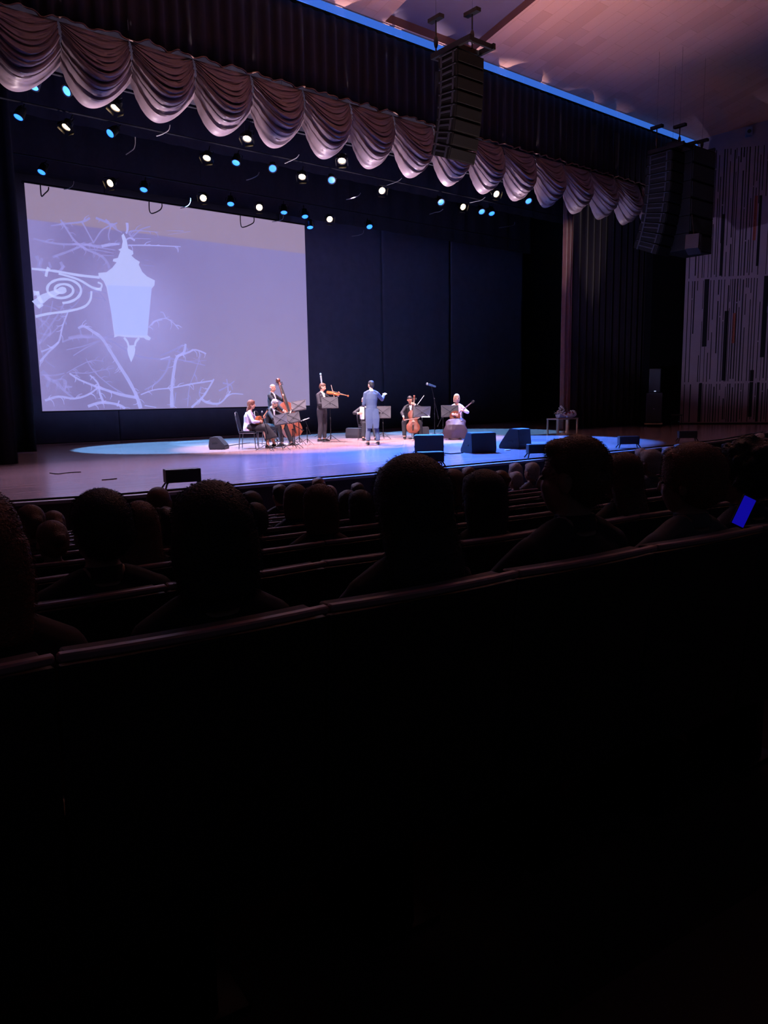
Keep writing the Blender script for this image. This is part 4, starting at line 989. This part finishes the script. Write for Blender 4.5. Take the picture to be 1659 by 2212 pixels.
def plucked(name, label, M, outline, D, Lt, m, face, hole=.04, w0=.024, hz=.5, cat=None):
    t = thing(name, label, cat or name, M)
    Lb = max(z for x, z in outline); bm = NB(); rings = []
    for y, k in ((-D * .6, .7), (-D * .45, .95), (D * .5, 1.0)): rings.append([bm.verts.new((x * k, y, Lb / 2 + (z - Lb / 2) * k)) for x, z in outline])
    n = len(outline)
    for a, b_ in zip(rings, rings[1:]):
        for k in range(n): bm.faces.new((a[k], a[(k+1) % n], b_[(k+1) % n], b_[k]))
    bm.faces.new(rings[0]); bod = obj('body', bm, m, t)
    bm = NB(); prism(bm, [(x * .985, Lb / 2 + (z - Lb / 2) * .985) for x, z in outline], D * .48, D * .53); obj('soundboard', bm, face, t, smooth=False)
    bm = NB(); lathe(bm, [(hole, 0), (hole, .003), (hole * .2, .004)], 20, T(0, D * .53, Lb * hz + .0) @ RX(-90)); obj('sound_hole', bm, EBONY, bod)
    bm = NB(); loft(bm, [(0, D * .45, Lb * .95), (0, D * .42, Lt * .88)], [w0, w0 * .9], [w0 * .6, w0 * .5], 8, xdir=(1, 0, 0)); nk_ = obj('neck', bm, m, t)
    bm = NB(); box(bm, (0, D * .36, Lt * .94), (w0 * 2.6, .016, Lt * .12), None, .004)
    for k in range(3):
        for s in (-1, 1): ball(bm, (s * w0 * 1.8, D * .36, Lt * (.90 + .035 * k)), .010, seg=8)
    obj('headstock', bm, EBONY, nk_)
    bm = NB()
    for k in range(6): x = (k - 2.5) * w0 * .28; tube(bm, [(x, D * .58, Lb * .18), (x, D * .56, Lt * .88)], .0008, 4)
    box(bm, (0, D * .56, Lb * .18), (w0 * 3.2, .012, .012)); obj('strings', bm, STR, t)
    return t
def guitar_outline(Lb=.48, W=.37):
    r = [(0, .30), (.03, .68), (.12, .94), (.24, 1.0), (.36, .92), (.48, .70), (.56, .64), (.66, .68), (.78, .76), (.90, .70), (.97, .45), (1.0, .15)]
    return [(W / 2 * x, Lb * z) for z, x in r] + [(-W / 2 * x, Lb * z) for z, x in reversed(r)]
def domra_outline(Lb=.36, W=.34):
    return [(W / 2 * math.sin(a), Lb / 2 - Lb / 2 * math.cos(a)) for a in [PI * i / 14 for i in range(15)]] + [(-W / 2 * math.sin(a), Lb / 2 - Lb / 2 * math.cos(a)) for a in [PI * i / 14 for i in range(13, 0, -1)]]
def align(pbot, ptop, front):
    """matrix putting z axis from pbot to ptop and the strings' side toward front"""
    z = (Vector(ptop) - Vector(pbot)).normalized(); y = Vector(front); y = (y - z * y.dot(z)).normalized(); x = y.cross(z)
    m = Matrix((x, y, z)).transposed().to_4x4(); m.translation = Vector(pbot); return m

# ---------------------------------------------------------------- chairs, stands
def chair(label, M, back=True):
    t = thing('banquet_chair', label, 'chair', M, 'chairs on the stage')
    bm = NB(); box(bm, (0, .0, .45), (.42, .42, .055), None, .02); obj('seat', bm, BLACKC, t)
    bm = NB(); o_ = [(-.19, 0), (-.20, .25), (-.185, .38), (-.12, .445), (0, .46), (.12, .445), (.185, .38), (.20, .25), (.19, 0)]; prism(bm, o_, -.02, .02, T(0, -.235, .50) @ RX(10)); 
    bmesh.ops.bevel(bm, geom=bm.edges[:], offset=.008, segments=2, affect='EDGES'); obj('backrest', bm, BLACKC, t)
    bm = NB(); tube(bm, [Vector(v) for v in ((-.19, -.20, .42), (-.205, -.25, .60), (-.205, -.285, .80), (-.13, -.315, .965), (0, -.32, .985), (.13, -.315, .965), (.205, -.285, .80), (.205, -.25, .60), (.19, -.20, .42))], .012, 8); obj('back_frame', bm, CHROME, t)
    bm = NB(); tube(bm, [(-.19, -.2, .42), (-.20, .18, .42), (.20, .18, .42), (.19, -.2, .42)], .011, 6); obj('seat_frame', bm, CHROME, t)
    for s in (-1, 1):
        for f in (-1, 1):
            bm = NB(); tube(bm, [(s * .19, f * .19, .43), (s * .205, f * .23, .0)], .011, 8); obj('leg', bm, CHROME, t)
    return t
DESK = mat('music_desk', (34, 33, 41), .6, .0, nz=.15); PAPER = mat('sheet_paper', (225, 225, 230), .8, nz=.05)
def music_stand(px, py, phi, h, label, tilt=22, w_=.50, hh=.34, roll=0):
    t = thing('music_stand', label, 'music stand', frame(px, py, phi), 'music stands')
    # the player stands on local -Y side; the desk back faces +Y
    M = T(0, -.02, h) @ RX(tilt) @ RY(roll)
    bm = NB(); box(bm, (0, 0, .0), (w_, .006, hh), M, 0); box(bm, (0, -.025, -hh / 2), (w_, .05, .006), M, 0)
    for s in (-1, 1): tube(bm, [(s * w_ * .45, .012, -hh * .45), (0, .016, 0), (-s * w_ * .45, .012, hh * .45)], .005, 6, M)
    tube(bm, [(-w_ / 2, 0, hh / 2), (w_ / 2, 0, hh / 2)], .006, 6, M)
    obj('desk', bm, DESK, t, smooth=False)
    bm = NB(); box(bm, (0, -.008, .01), (w_ * .84, .004, hh * .84), M); obj('sheet_music', bm, PAPER, t, smooth=False)
    bm = NB(); tube(bm, [(0, 0, .10), (0, 0, h * .6)], .013, 8); tube(bm, [(0, 0, h * .55), (0, 0, h - .02)], .009, 8); ball(bm, (0, 0, h * .6), (.022, .022, .03), seg=8); obj('pole', bm, BLACKM, t)
    for k in range(3):
        a = k * 2 * PI / 3 + .5; bm = NB(); tube(bm, [(0, 0, .22), (.30 * math.cos(a), .30 * math.sin(a), .012)], .009, 6); tube(bm, [(0, 0, .08), (.17 * math.cos(a), .17 * math.sin(a), .10)], .006, 6); obj('leg', bm, BLACKM, t)
    return t
def mic_stand(px, py, label, hpole, boom=None, mic=None, cap=BLACKP, tip_len=.17, r=.022):
    """boom: (rear end, front end) offsets in view axes (right, up, toward us)"""
    p = onz(px, py); t = thing('microphone_stand', label, 'microphone stand', T(p.x, p.y, 0) @ RZ(facing(p, 0)), 'microphone stands')
    bm = NB(); tube(bm, [(0, 0, .05), (0, 0, hpole)], .011, 8); ball(bm, (0, 0, hpole * .62), (.02, .02, .03), seg=8); ball(bm, (0, 0, hpole), (.022, .022, .028), seg=8); obj('pole', bm, BLACKM, t)
    for k in range(3):
        a = k * 2 * PI / 3 + .2; bm = NB(); tube(bm, [(0, 0, .16), (.28 * math.cos(a), .28 * math.sin(a), .014)], .009, 6); obj('leg', bm, BLACKM, t)
    e0 = Vector((0, 0, hpole)); dr = Vector((0, 0, 1))
    if boom:
        a = Vector((-boom[0][0], boom[0][2], boom[0][1])); b = Vector((-boom[1][0], boom[1][2], boom[1][1])); bm = NB(); tube(bm, [a, b], .009, 8); tube(bm, [a, a.lerp(b, .12)], .016, 8); obj('boom_arm', bm, BLACKM, t); e0 = b; dr = (b - a).normalized()
    if mic: dr = Vector((-mic[0], mic[2], mic[1])).normalized()
    m = thing('microphone', label.replace('stand', 'microphone') if False else 'microphone clipped on the ' + label, 'microphone', t.matrix_world.copy(), 'microphones')
    bm = NB(); tube(bm, [e0 - dr * tip_len * .5, e0 + dr * tip_len * .3], [r * .75, r], 10); obj('handle', bm, cap, m)
    bm = NB(); ball(bm, e0 + dr * tip_len * .45, (r * 1.15, r * 1.15, r * 1.15), seg=12); obj('grille', bm, cap if r == .03 else STEEL, m)
    return t, m

# ---------------------------------------------------------------- poses
def seated(**k):
    d = dict(pelvis=(0, -.04, .56), chest=(0, -.04, .88), neck=(0, -.01, 1.07), head=(0, .03, 1.24), hr=(0, 8, 0), rw=(.2, .35, .62), lw=(-.2, .35, .62), rp=(1, -.6, -.5), lp=(-1, -.6, -.5),
             rk=(.15, .40, .53), lk=(-.15, .40, .53), ra=(.16, .42, .10), la=(-.16, .42, .10)); d.update(k); return d
def standing(**k):
    d = dict(pelvis=(0, 0, .96), chest=(0, 0, 1.28), neck=(0, 0, 1.50), head=(0, .03, 1.665), hr=(0, 5, 0), rw=(.25, .05, .85), lw=(-.25, .05, .85), rp=(.6, -1, 0), lp=(-.6, -1, 0),
             rk=(.10, .02, .52), lk=(-.10, .02, .52), ra=(.11, -.02, .10), la=(-.11, -.02, .10)); d.update(k); return d

# conductor, back to us, arms raised
F = frame(804, 961, 192)
person('standing conductor in a blue-lit tailcoat, back to the seats, right hand raised', F,
       standing(rw=(.44, .36, 1.39), rp=(.2, -.2, -1), rh=((.5, .5, .35), (0, .5, -1), .5), lw=(-.10, .27, 1.10), lp=(-.5, -.5, -1), lh=((.3, 1, .2), (.5, 0, -1), .4), hr=(24, 4, 0), rk=(.13, .04, .52), lk=(-.10, .0, .52), ra=(.17, 0, .10), la=(-.13, -.06, .10)),
       NAVY, NAVY, ('crop', HAIRD), shirt=SHIRT, tails=True, bowtie=True, top_name='tailcoat')
bt = Vector((.44, .44, 1.43)); 
# violist standing
F = frame(697, 954, 48)
person('standing string player in a black suit holding a viola under the chin', F,
       standing(neck=(0, 0, 1.49), head=(-.03, .035, 1.655), hr=(28, 14, -8), lw=(-.36, .36, 1.40), lp=(-.3, .1, -1), lh=((-.2, .4, .9), (.8, .2, .1), 1.1), rw=(.05, .29, 1.10), rp=(1, -.5, -.5), rh=((-.9, .5, -.1), (0, -.3, -1), .8)),
       TUXG, TUXG, ('short', HAIRB), shirt=SHIRT)
bowed('viola', 'orange-brown viola held by the standing player', F @ align((-.10, .12, 1.505), (-.42, .55, 1.39), (.25, .05, 1)), .41, .245, .045, .68)
bow('bow held low across the viola by the standing player', (-.16, .42, 1.26), (-.24, .20, 1.72), F)
music_stand(715, 955, 0 + 8, 1.19, 'music stand in front of the standing viola player', 20, .50, .34)
# bassist
F = frame(591, 955, 62)
person('bald-topped double bass player in a black suit standing behind the seated pair', F,
       standing(head=(.0, .04, 1.655), hr=(-6, 10, 0), lw=(-.12, .36, 1.36), lp=(-1, -.2, -.6), lh=((.7, .3, .6), (.2, -1, .3), .9), rw=(.18, .48, .96), rp=(1, -.6, -.2), rh=((-.5, .6, -.6), (-.3, -.8, 0), .6)),
       TUX, TUX, ('ring', HAIRG), skin=SKIN, shirt=SHIRT)
bowed('double_bass', 'large red-brown double bass leaning back beside the screen edge', F @ align((.04, .74, .16), (-.20, .10, 1.86), (.12, 1, .3)) @ RZ(-25), 1.12, .64, .19, 1.86, VARNR, .16)
# domra player, far left, seated
chair('black padded banquet chair at far left under the woman with wavy hair', frame(538, 969, 78))
F = frame(540, 969, 84)
person('seated woman in a lilac blouse and black skirt at far left holding a lute', F,
       seated(pelvis=(0, -.03, .56), rw=(.10, .30, .72), lw=(-.16, .36, .80), rp=(1, -.3, -.6), lp=(-1, -.2, -.6), rh=((-.7, .6, 0), (0, -1, -.2), .6), lh=((.2, .6, .5), (.8, 0, 0), 1.0), hr=(-4, 4, 0), rk=(.09, .42, .54), lk=(-.07, .44, .58), ra=(.10, .50, .10), la=(-.04, .66, .12), skirt=(.19, .20), hem=.14, chest=(0, .0, .85), neck=(0, .04, 1.01), head=(0, .09, 1.175)),
       mat('lilac_blouse', (206, 196, 226), .8, nz=.08, bump=.3), None, ('wavy', HAIRR), woman=True, skirt=mat('black_skirt', (30, 28, 34), .85, nz=.2), top_name='blouse')
plucked('domra', 'small orange round lute in the lap of the woman at far left', F @ align((.12, .22, .66), (-.42, .42, .98), (.15, 1, .2)), domra_outline(.30, .28), .10, .78, VARN, mat('orange_soundboard', (176, 98, 56), .35, nz=.2, nscale=10), .03, .018)
chair('black padded banquet chair behind the woman with wavy hair, under the guitarist', frame(578, 962, 72))
F = frame(582, 963, 62)
person('seated man in a black suit bending over a guitar, second from left', F,
       seated(chest=(0, .04, .87), neck=(0, .12, 1.05), head=(.0, .22, 1.19), hr=(-4, 34, 0), rw=(.06, .44, .80), lw=(-.44, .50, .93), rp=(1, -.4, -.3), lp=(-.6, -.2, -1), rh=((-.5, .3, -.7), (-.2, -1, 0), .6), lh=((-.2, .5, .8), (.7, -.4, 0), 1.1), rk=(.17, .42, .53), lk=(-.16, .44, .56), ra=(.20, .50, .10), la=(-.14, .62, .10)),
       TUX, TUX, ('short', HAIRG), shirt=SHIRT)
plucked('guitar', 'reddish guitar held by the bending seated man', F @ align((.20, .36, .58), (-.55, .52, 1.0), (.1, 1, .25)), guitar_outline(), .10, .98, VARNR, mat('cedar_soundboard', (190, 128, 90), .35, nz=.15, nscale=10), .045, .026)
music_stand(608, 973, -6, .80, 'music stand nearest the seats, in front of the woman at far left', 30, .34, .28, 10)
music_stand(636, 968, -8, .82, 'low tilted music stand in front of the guitarist', 30, .34, .28, 12)
music_stand(647, 961, -18, 1.13, 'tall tilted music stand in front of the double bass', 30, .44, .30, 10)
mic_stand(576, 973, 'short microphone stand before the knees of the woman at far left', .42, ((0.05, .42, 0), (-.08, .92, 0)), (0, 1, .2))
mic_stand(633, 968.5, 'microphone stand among the left music stands with a slanted boom', .50, ((.30, .46, 0), (-.20, .78, 0)), (-1, .4, 0))
mic_stand(664, 960, 'short microphone stand between the bass and the viola player', .48, ((.10, .28, 0), (-.04, .72, 0)), (-1, -.35, 0), STEEL, .26, .016)
mic_stand(697, 944, 'tall thin microphone stand rising behind the viola player', 2.0, None, (-.1, 1, 0), mat('white_capsule_glow', (235, 235, 240), .4, emit=(255, 240, 240), es=.55, nz=.02), .32, .03)  # bright light on the capsule put in as emission
# accordionist behind the conductor
chair('black padded banquet chair behind the conductor, under the accordion player', frame(792, 950, 20))
F = frame(792, 950, 10)
b_, _, _ = person('seated accordion player in a black suit, mostly hidden behind the conductor', F,
       seated(rw=(.30, .32, .84), lw=(-.26, .32, .86), rp=(1, -.5, -.4), lp=(-1, -.5, -.4), rh=((-.5, .6, 0), (-1, 0, 0), .5), hr=(-10, 16, 0), head=(.06, .05, 1.22), ra=(.18, .44, .10), la=(-.2, .5, .10)),
       TUX, TUX, ('short', HAIRG), shirt=SHIRT)
t = thing('accordion', 'pale pearl accordion on the lap of the player behind the conductor', 'accordion', F @ T(0, .25, .84))
for s in (-1, 1):
    bm = NB(); box(bm, (s * .17, 0, 0), (.11, .17, .38), None, .015); h_ = obj('end_case', bm, mat('pearl_celluloid', (215, 212, 225), .2, nz=.2, nscale=40), t)
    bm = NB()
    for k in range(10): box(bm, (s * .235, .02, -.15 + k * .033), (.02, .05, .024), None, .003)
    obj('keys', bm, PAPER if s > 0 else EBONY, h_)
bm = NB()
for k in range(9): box(bm, (-.10 + k * .025, 0, 0), (.012, .175 if k % 2 else .15, .36 if k % 2 else .34))
obj('bellows', bm, mat('bellows_fabric', (60, 56, 66), .7, nz=.3), t, smooth=False)
music_stand(828, 949, -4, .86, 'music stand just right of the conductor', 20, .50, .38)
# cellist
chair('black padded banquet chair under the cellist', frame(889, 946, 6))
F = frame(888, 947, 4)
person('seated cellist in a black suit with white shirt, bow in the right hand', F,
       seated(rw=(.26, .40, .70), rp=(1, -.3, -.2), rh=((.0, .5, -1), (-.7, 0, 0), .8), lw=(-.10, .32, 1.08), lp=(-1, .1, -.5), lh=((.8, .0, .4), (.1, -1, -.2), 1.0), hr=(16, 22, 0), head=(.03, .06, 1.23), rk=(.25, .38, .53), lk=(-.25, .38, .53), ra=(.24, .42, .10), la=(-.24, .42, .10)),
       TUX, TUX, ('crop', HAIRD), shirt=SHIRT)
bowed('cello', 'red-brown cello between the knees of the seated cellist', F @ align((-.02, .56, .20), (-.10, .14, 1.30), (.05, 1, .3)), .74, .43, .115, 1.21, VARNR, .22)
bow('bow drawn across the cello', (.30, .50, .62), (-.22, .72, .68), F)
tt_ = thing('bow', 'bow-like pale stick rising beside the cellist head', 'bow', F)
bm = NB(); tube(bm, [(-.16, .18, 1.02), (-.42, .14, 1.36)], [.011, .008], 8); obj('stick', bm, BOWH, tt_)
bm = NB(); tube(bm, [(-.15, .18, 1.0), (-.20, .175, 1.06)], .014, 8); obj('frog', bm, EBONY, tt_)
music_stand(912, 953, -14, .88, 'music stand in front of the cellist', 24, .50, .32)
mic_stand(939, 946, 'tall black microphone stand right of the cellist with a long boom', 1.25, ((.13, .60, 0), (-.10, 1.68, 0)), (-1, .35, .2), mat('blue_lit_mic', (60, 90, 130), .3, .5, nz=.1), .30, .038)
# woman at the right
chair('black padded banquet chair under the woman in a pink blouse', frame(987, 947, 4))
F = frame(987, 948, -6)
person('seated woman in a pale pink blouse and full plum skirt, rightmost player', F,
       seated(rw=(.05, .32, .76), lw=(-.24, .24, .86), rp=(1, -.3, -.7), lp=(-1, -.2, -.8), rh=((-.7, .5, -.1), (0, -1, 0), .6), lh=((.3, .6, .3), (.7, 0, 0), 1.0), hr=(14, 6, 0), rk=(.17, .38, .53), lk=(-.17, .38, .53), skirt=(.30, .40), hem=-.06, head=(.0, .03, 1.26)),
       mat('pink_blouse', (236, 200, 205), .8, nz=.06, bump=.3), None, ('bob', HAIRL), woman=True, skirt=mat('plum_taffeta', (62, 46, 58), .45, nz=.35, nscale=6, bump=.4, bscale=12), top_name='blouse')
plucked('domra', 'dark long-necked lute held by the rightmost player, head to the upper right', F @ align((.16, .26, .60), (-.50, .16, 1.12), (.1, 1, .2)), domra_outline(.34, .32), .11, .92, VARNR, VARNR, .03, .018, cat='lute')
music_stand(972, 949, 4, .87, 'music stand in front of the rightmost player', 18, .54, .36)
mic_stand(957, 944, 'microphone stand left of the rightmost player with a low boom', .62, ((-.18, .34, 0), (.06, .84, 0)), (1, .4, 0))
# ================================================================== SEATS AND AUDIENCE
SEATF = mat('dark_red_upholstery', (58, 22, 26), .9, nz=.25, nscale=60, sheen=.3); SHELL = mat('dark_seat_shell', (20, 16, 20), .6, nz=.2, nscale=8); TRIM = mat('seat_rim', (150, 116, 118), .45, nz=.1)
def make_seat():
    t = thing('theatre_seat', 'x', 'theatre seat')
    W = .548
    bm = NB(); rows = []
    for j, (z, y) in enumerate(((.42, .06), (.55, .03), (.70, .0), (.80, -.02), (.845, -.025))):
        rows.append((z, y))
    for i in range(8):
        pass
    def panel(y0, y1, z0, z1, m, nm, w_=W, lean=.10):
        b = NB(); n = 8; g = []
        for k in range(n + 1):
            u = -1 + 2 * k / n; x = u * w_ / 2; yc = -.015 * (1 - u * u)
            g.append([b.verts.new((x, y + yc - lean * (z - .42), z)) for y, z in ((y0, z0), (y1, z0), (y1, z1), (y0, z1))])
        for a, c in zip(g, g[1:]):
            for k in range(4): b.faces.new((a[k], a[(k+1) % 4], c[(k+1) % 4], c[k]))
        b.faces.new(g[0]); b.faces.new(list(reversed(g[-1])))
        bmesh.ops.recalc_face_normals(b, faces=b.faces[:]); bmesh.ops.bevel(b, geom=b.edges[:], offset=.004, segments=1, affect='EDGES')
        return obj(nm, b, m, t)
    panel(.0, .025, .30, .945, SHELL, 'back_shell')
    panel(.025, .085, .42, .958, SEATF, 'backrest', W * .94)
    r_ = panel(-.004, .020, .953, .97, TRIM, 'top_rim')
    bm = NB(); box(bm, (0, .30, .43), (.46, .44, .09), None, .03); obj('seat_cushion', bm, SEATF, t)
    for s in (-1, 1):
        bm = NB(); box(bm, (s * W / 2, .22, .60), (.045, .36, .035), None, .01); obj('armrest', bm, SHELL, t)
    bm = NB(); box(bm, (0, .22, .20), (.06, .30, .40), None, .01); box(bm, (0, .22, .01), (.2, .34, .02), None, .004); obj('pedestal', bm, BLACKM, t)
    return t
seat0 = make_seat(); first = [True]; SEATS = []; WHO = []
ROWNAME = ['nearest row', 'second row from us', 'third row from us', 'fourth row from us', 'fifth row from us', 'sixth row from us', 'seventh row from us', 'eighth row from us', 'row second from the stage', 'row next to the stage']
def row_dir(x): return math.degrees(math.atan((x - 16) / 147.0))
RI = R.transposed()
def project(p):
    q = RI @ (Vector(p) - CAM); return (CX + FPX * q.x / -q.z, CY - FPX * q.y / -q.z) if q.z < 0 else (-9999, 0)
for k in range(1, 11):
    x = -1.55
    while x < 20:
        y = row_y(k, x); z = row_z(k); px, py = project((x, y, z + .97))
        if -700 < px < 1800:
            M = T(x, y, z) @ RZ(row_dir(x))
            lb = 'dark upholstered theatre seat in the %s, no occupant seen' % ROWNAME[k-1]; g = 'seats in the %s' % ROWNAME[k-1]
            if first[0]: seat0.matrix_world = M; seat0['label'] = lb; seat0['group'] = g; first[0] = False; so = seat0
            else: so = dup(seat0, M, lb, g)
            SEATS.append((k, x, so))
        x += .55

COAT = mat('dark_coat', (34, 33, 40), .9, nz=.25, nscale=40); COATB = mat('dark_brown_coat', (56, 40, 38), .9, nz=.25, nscale=40); COATN = mat('navy_jacket', (34, 38, 58), .85, nz=.2, nscale=40)
COATG = mat('grey_jacket', (88, 84, 88), .85, nz=.2, nscale=40); FUR = mat('pale_fur', (120, 100, 104), .95, nz=.4, nscale=60)
def aud_pose(hr=(0, 0, 0), dx=0.0):
    return seated(pelvis=(0, .20, .54), chest=(0, .15, .84), neck=(dx * .4, .13, 1.00), head=(dx, .15, 1.145), hr=hr, rw=(.12, .55, .62), lw=(-.12, .55, .62), rp=(1, -.2, -.5), lp=(-1, -.2, -.5), rk=(.13, .62, .50), lk=(-.13, .62, .50), ra=(.13, .64, .10), la=(-.13, .64, .10))
# (pixel x, pixel y of the head top, row, width scale, hair, hair material, coat, head turn, label)
def seat_person(px, py, k, label, hairs, coat, hr=(0, 0, 0), hs=1.0, near=False, src=None, seed=1, skin=SKIN, collar=None, dy=0.0, group=None):
    # walk along the row until the head projects on px
    top = 1.145 + .115; d = ray(px, py); lo = None
    t_ = 0.2
    while t_ < 60:
        q = CAM + d * (t_ / FPX)
        if q.y >= row_y(k, q.x) + .15 + dy: break
        t_ += .01 if t_ < 3 else .02
    q = CAM + d * (t_ / FPX); zf = q.z - top * 1.0
    sc = (q.z - row_z(k)) / top; M = T(q.x, q.y, row_z(k)) @ RZ(row_dir(q.x)) @ T(0, -.15 * sc, 0)
    M = M @ Matrix.Scale(sc, 4)
    WHO.append((k, q.x, label))
    if src:
        return dup(src, M, label, group)
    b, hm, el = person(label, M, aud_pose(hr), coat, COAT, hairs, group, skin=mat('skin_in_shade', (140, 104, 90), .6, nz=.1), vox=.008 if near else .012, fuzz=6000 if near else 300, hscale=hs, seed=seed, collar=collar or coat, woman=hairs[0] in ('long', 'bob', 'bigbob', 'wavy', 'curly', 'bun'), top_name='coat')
    return b
near = [
 (-72, 1072, 1, 'nearest person at the far left edge of the photo, big loose hair, fluffy collar', ('bigbob', HAIRR), COATB, (-10, 0, 0), .98, FUR),
 (210, 1068, 2, 'person with short hair and ears showing, second from left in front of the stage', ('short', HAIRK), COAT, (14, 0, 0), 1.1, None),
 (448, 1056, 1, 'big round dark head in the nearest row, left of centre, thick short hair', ('bob', HAIRK), COAT, (4, 0, 0), 1.0, None),
 (882, 1003, 1, 'person with long full hair in the nearest row, below the large floor monitors', ('long', HAIRK), COAT, (0, 0, 0), 1.12, None),
 (1236, 946, 1, 'person with short fuzzy hair and left ear showing, highest head of all', ('short', HAIRB), COAT, (24, 0, 0), .98, None),
 (1490, 970, 1, 'person with short brown hair and pale-edged collar in the nearest row at right', ('short', HAIRR), COATG, (18, 0, 0), 1.16, COATG),
 (1612, 958, 1, 'person with curly hair at the right edge of the photo', ('curly', HAIRK), COATN, (20, 0, 0), 1.0, None),
 (1342, 983, 2, 'person with long straight hair between the two biggest heads on the right', ('long', HAIRB), COAT, (0, 0, 0), .98, None),
 (1040, 1024, 2, 'person with rounded bob hair just left of the tallest head', ('bigbob', HAIRK), COAT, (0, 0, 0), .98, None),
 (686, 1051, 3, 'person with smooth rounded hair alone in a gap of empty seats, left of centre', ('bob', HAIRB), COATB, (0, 0, 0), .95, None),
 (776, 1062, 4, 'person with bob hair partly hidden left of the long-haired person in the middle', ('bigbob', HAIRK), COATN, (0, 0, 0), .9, None),
 (300, 1088, 3, 'person with long hair partly hidden right of the short-haired man at left', ('long', HAIRB), COAT, (-20, 0, 0), .98, None),
]
NEARP = []
for i, (px, py, k, lb, hr_, ct, hrr, hs, col) in enumerate(near):
    NEARP.append(seat_person(px, py, k, lb, hr_, ct, hrr, hs, True, None, i + 3, SKIN, col))
far = [
 (108, 1128, 4, 'rounded dark head at left, in front of the first short-haired man'), (112, 1106, 6, 'light-rimmed rounded head at left, behind another dark head'), (62, 1094, 5, 'dark head half hidden beside the hair of the nearest person at left'),
 (350, 1104, 4, 'curly head just left of the big round head'), (340, 1057, 6, 'small dark head under the left stage-lip box'), (540, 1063, 5, 'dark head just right of the big round head'), (548, 1088, 4, 'lower dark head touching the right side of the big round head'),
 (636, 1050, 5, 'head left of the smooth-haired person among empty seats'), (603, 1048, 8, 'small far head left of centre near the stage front'), (686, 1033, 10, 'tiny far head against the stage front, left of centre'), (750, 1062, 5, 'head just right of the smooth-haired person'), (771, 1044, 8, 'small far head against the stage front, left of the middle person'), (708, 1050, 7, 'small far head behind the smooth-haired person'),
 (975, 1018, 4, 'dark head directly right of the long-haired person in the middle'), (1011, 1010, 8, 'small head above the bob-haired person, right of middle'), (1079, 1018, 6, 'dark rounded head behind the bob-haired person'),
 (1112, 1001, 8, 'grey-haired far head with a bright top, left of the tallest head'), (1113, 1020, 7, 'dark head just below the grey-haired far head'), (1148, 1000, 7, 'grey-haired far head close beside the cheek of the tallest head'),
 (1404, 972, 4, 'dark head between the long-haired person and the brown-haired one at right'), (1383, 969, 8, 'small far head with a bright ear, right of the tallest head'), (1312, 981, 6, 'dark head touching the right side of the tallest head'),
 (1440, 966, 9, 'tiny far head near the stage at right, left of the brown-haired person'), (1521, 963, 10, 'tiny far head just above the brown-haired person on the right'), (1545, 967, 6, 'dark head between the brown-haired and the curly-haired person'),
 (1568, 958, 9, 'small far head above the gap beside the curly-haired person'), (1590, 952, 10, 'tiny far head near the stage, left of the curly hair'), (1618, 945, 10, 'tiny far head near the stage above the curly hair'), (1640, 936, 10, 'tiny far head near the stage, next to the right edge of the photo'), (1652, 947, 8, 'small far head at the right edge of the photo'),
 (1350, 985, 9, 'small far head hidden mostly behind the long straight hair'), (1465, 960, 10, 'tiny far head above the left part of the brown hair'),
]
tmpl = {}
styles = [('short', HAIRK, COAT), ('bob', HAIRB, COATN), ('curly', HAIRK, COATB), ('short', HAIRG, COATG), ('long', HAIRD, COAT), ('bun', HAIRB, COATB)]
pick = {350: 2, 1112: 3, 1148: 3, 975: 1, 540: 0, 1590: 3, 1640: 3, 1440: 3, 1383: 3}
rf = random.Random(11)
for px, py, k, lb in far:
    s = pick.get(px, rf.choice((0, 1, 4, 5, 0, 3))); st = styles[s]
    if s not in tmpl: tmpl[s] = seat_person(px, py, k, lb, (st[0], st[1]), st[2], (rf.uniform(-14, 14), 0, 0), 1.0, False, None, s, group='distant audience members')
    else: seat_person(px, py, k, lb, None, None, src=tmpl[s], group='distant audience members')
for k, x, lb in WHO:
    c_ = [(abs(s[1] - x), s[2]) for s in SEATS if s[0] == k and 'occupied' not in s[2]['label']]
    if c_ and min(c_, key=lambda q: q[0])[0] < .32:
        so = min(c_, key=lambda q: q[0])[1]; w_ = lb.split(',')[0].split()
        so['label'] = 'theatre seat occupied by the ' + ' '.join(w_[:11])
# blue glowing thing at the right: a lit phone-like paper fan held in the row
p = CAM + ray(1607, 1105) * (2.3 / FPX)
t = thing('lit_tablet', 'deep blue glowing screen seen edge-on at the right edge, under the curly hair', 'tablet', Matrix.Translation(p) @ RZ(-42) @ RY(26) @ RX(-8) @ Matrix.Scale(.78, 4))
bm = NB(); box(bm, (0, .006, 0), (.055, .008, .125), None, .003); obj('case', bm, BLACKP, t)
bm = NB(); box(bm, (0, 0, 0), (.048, .004, .115), None, .001); obj('display', bm, mat('blue_display', (10, 10, 80), .3, emit=(20, 12, 190), es=.55, nz=.05), t)
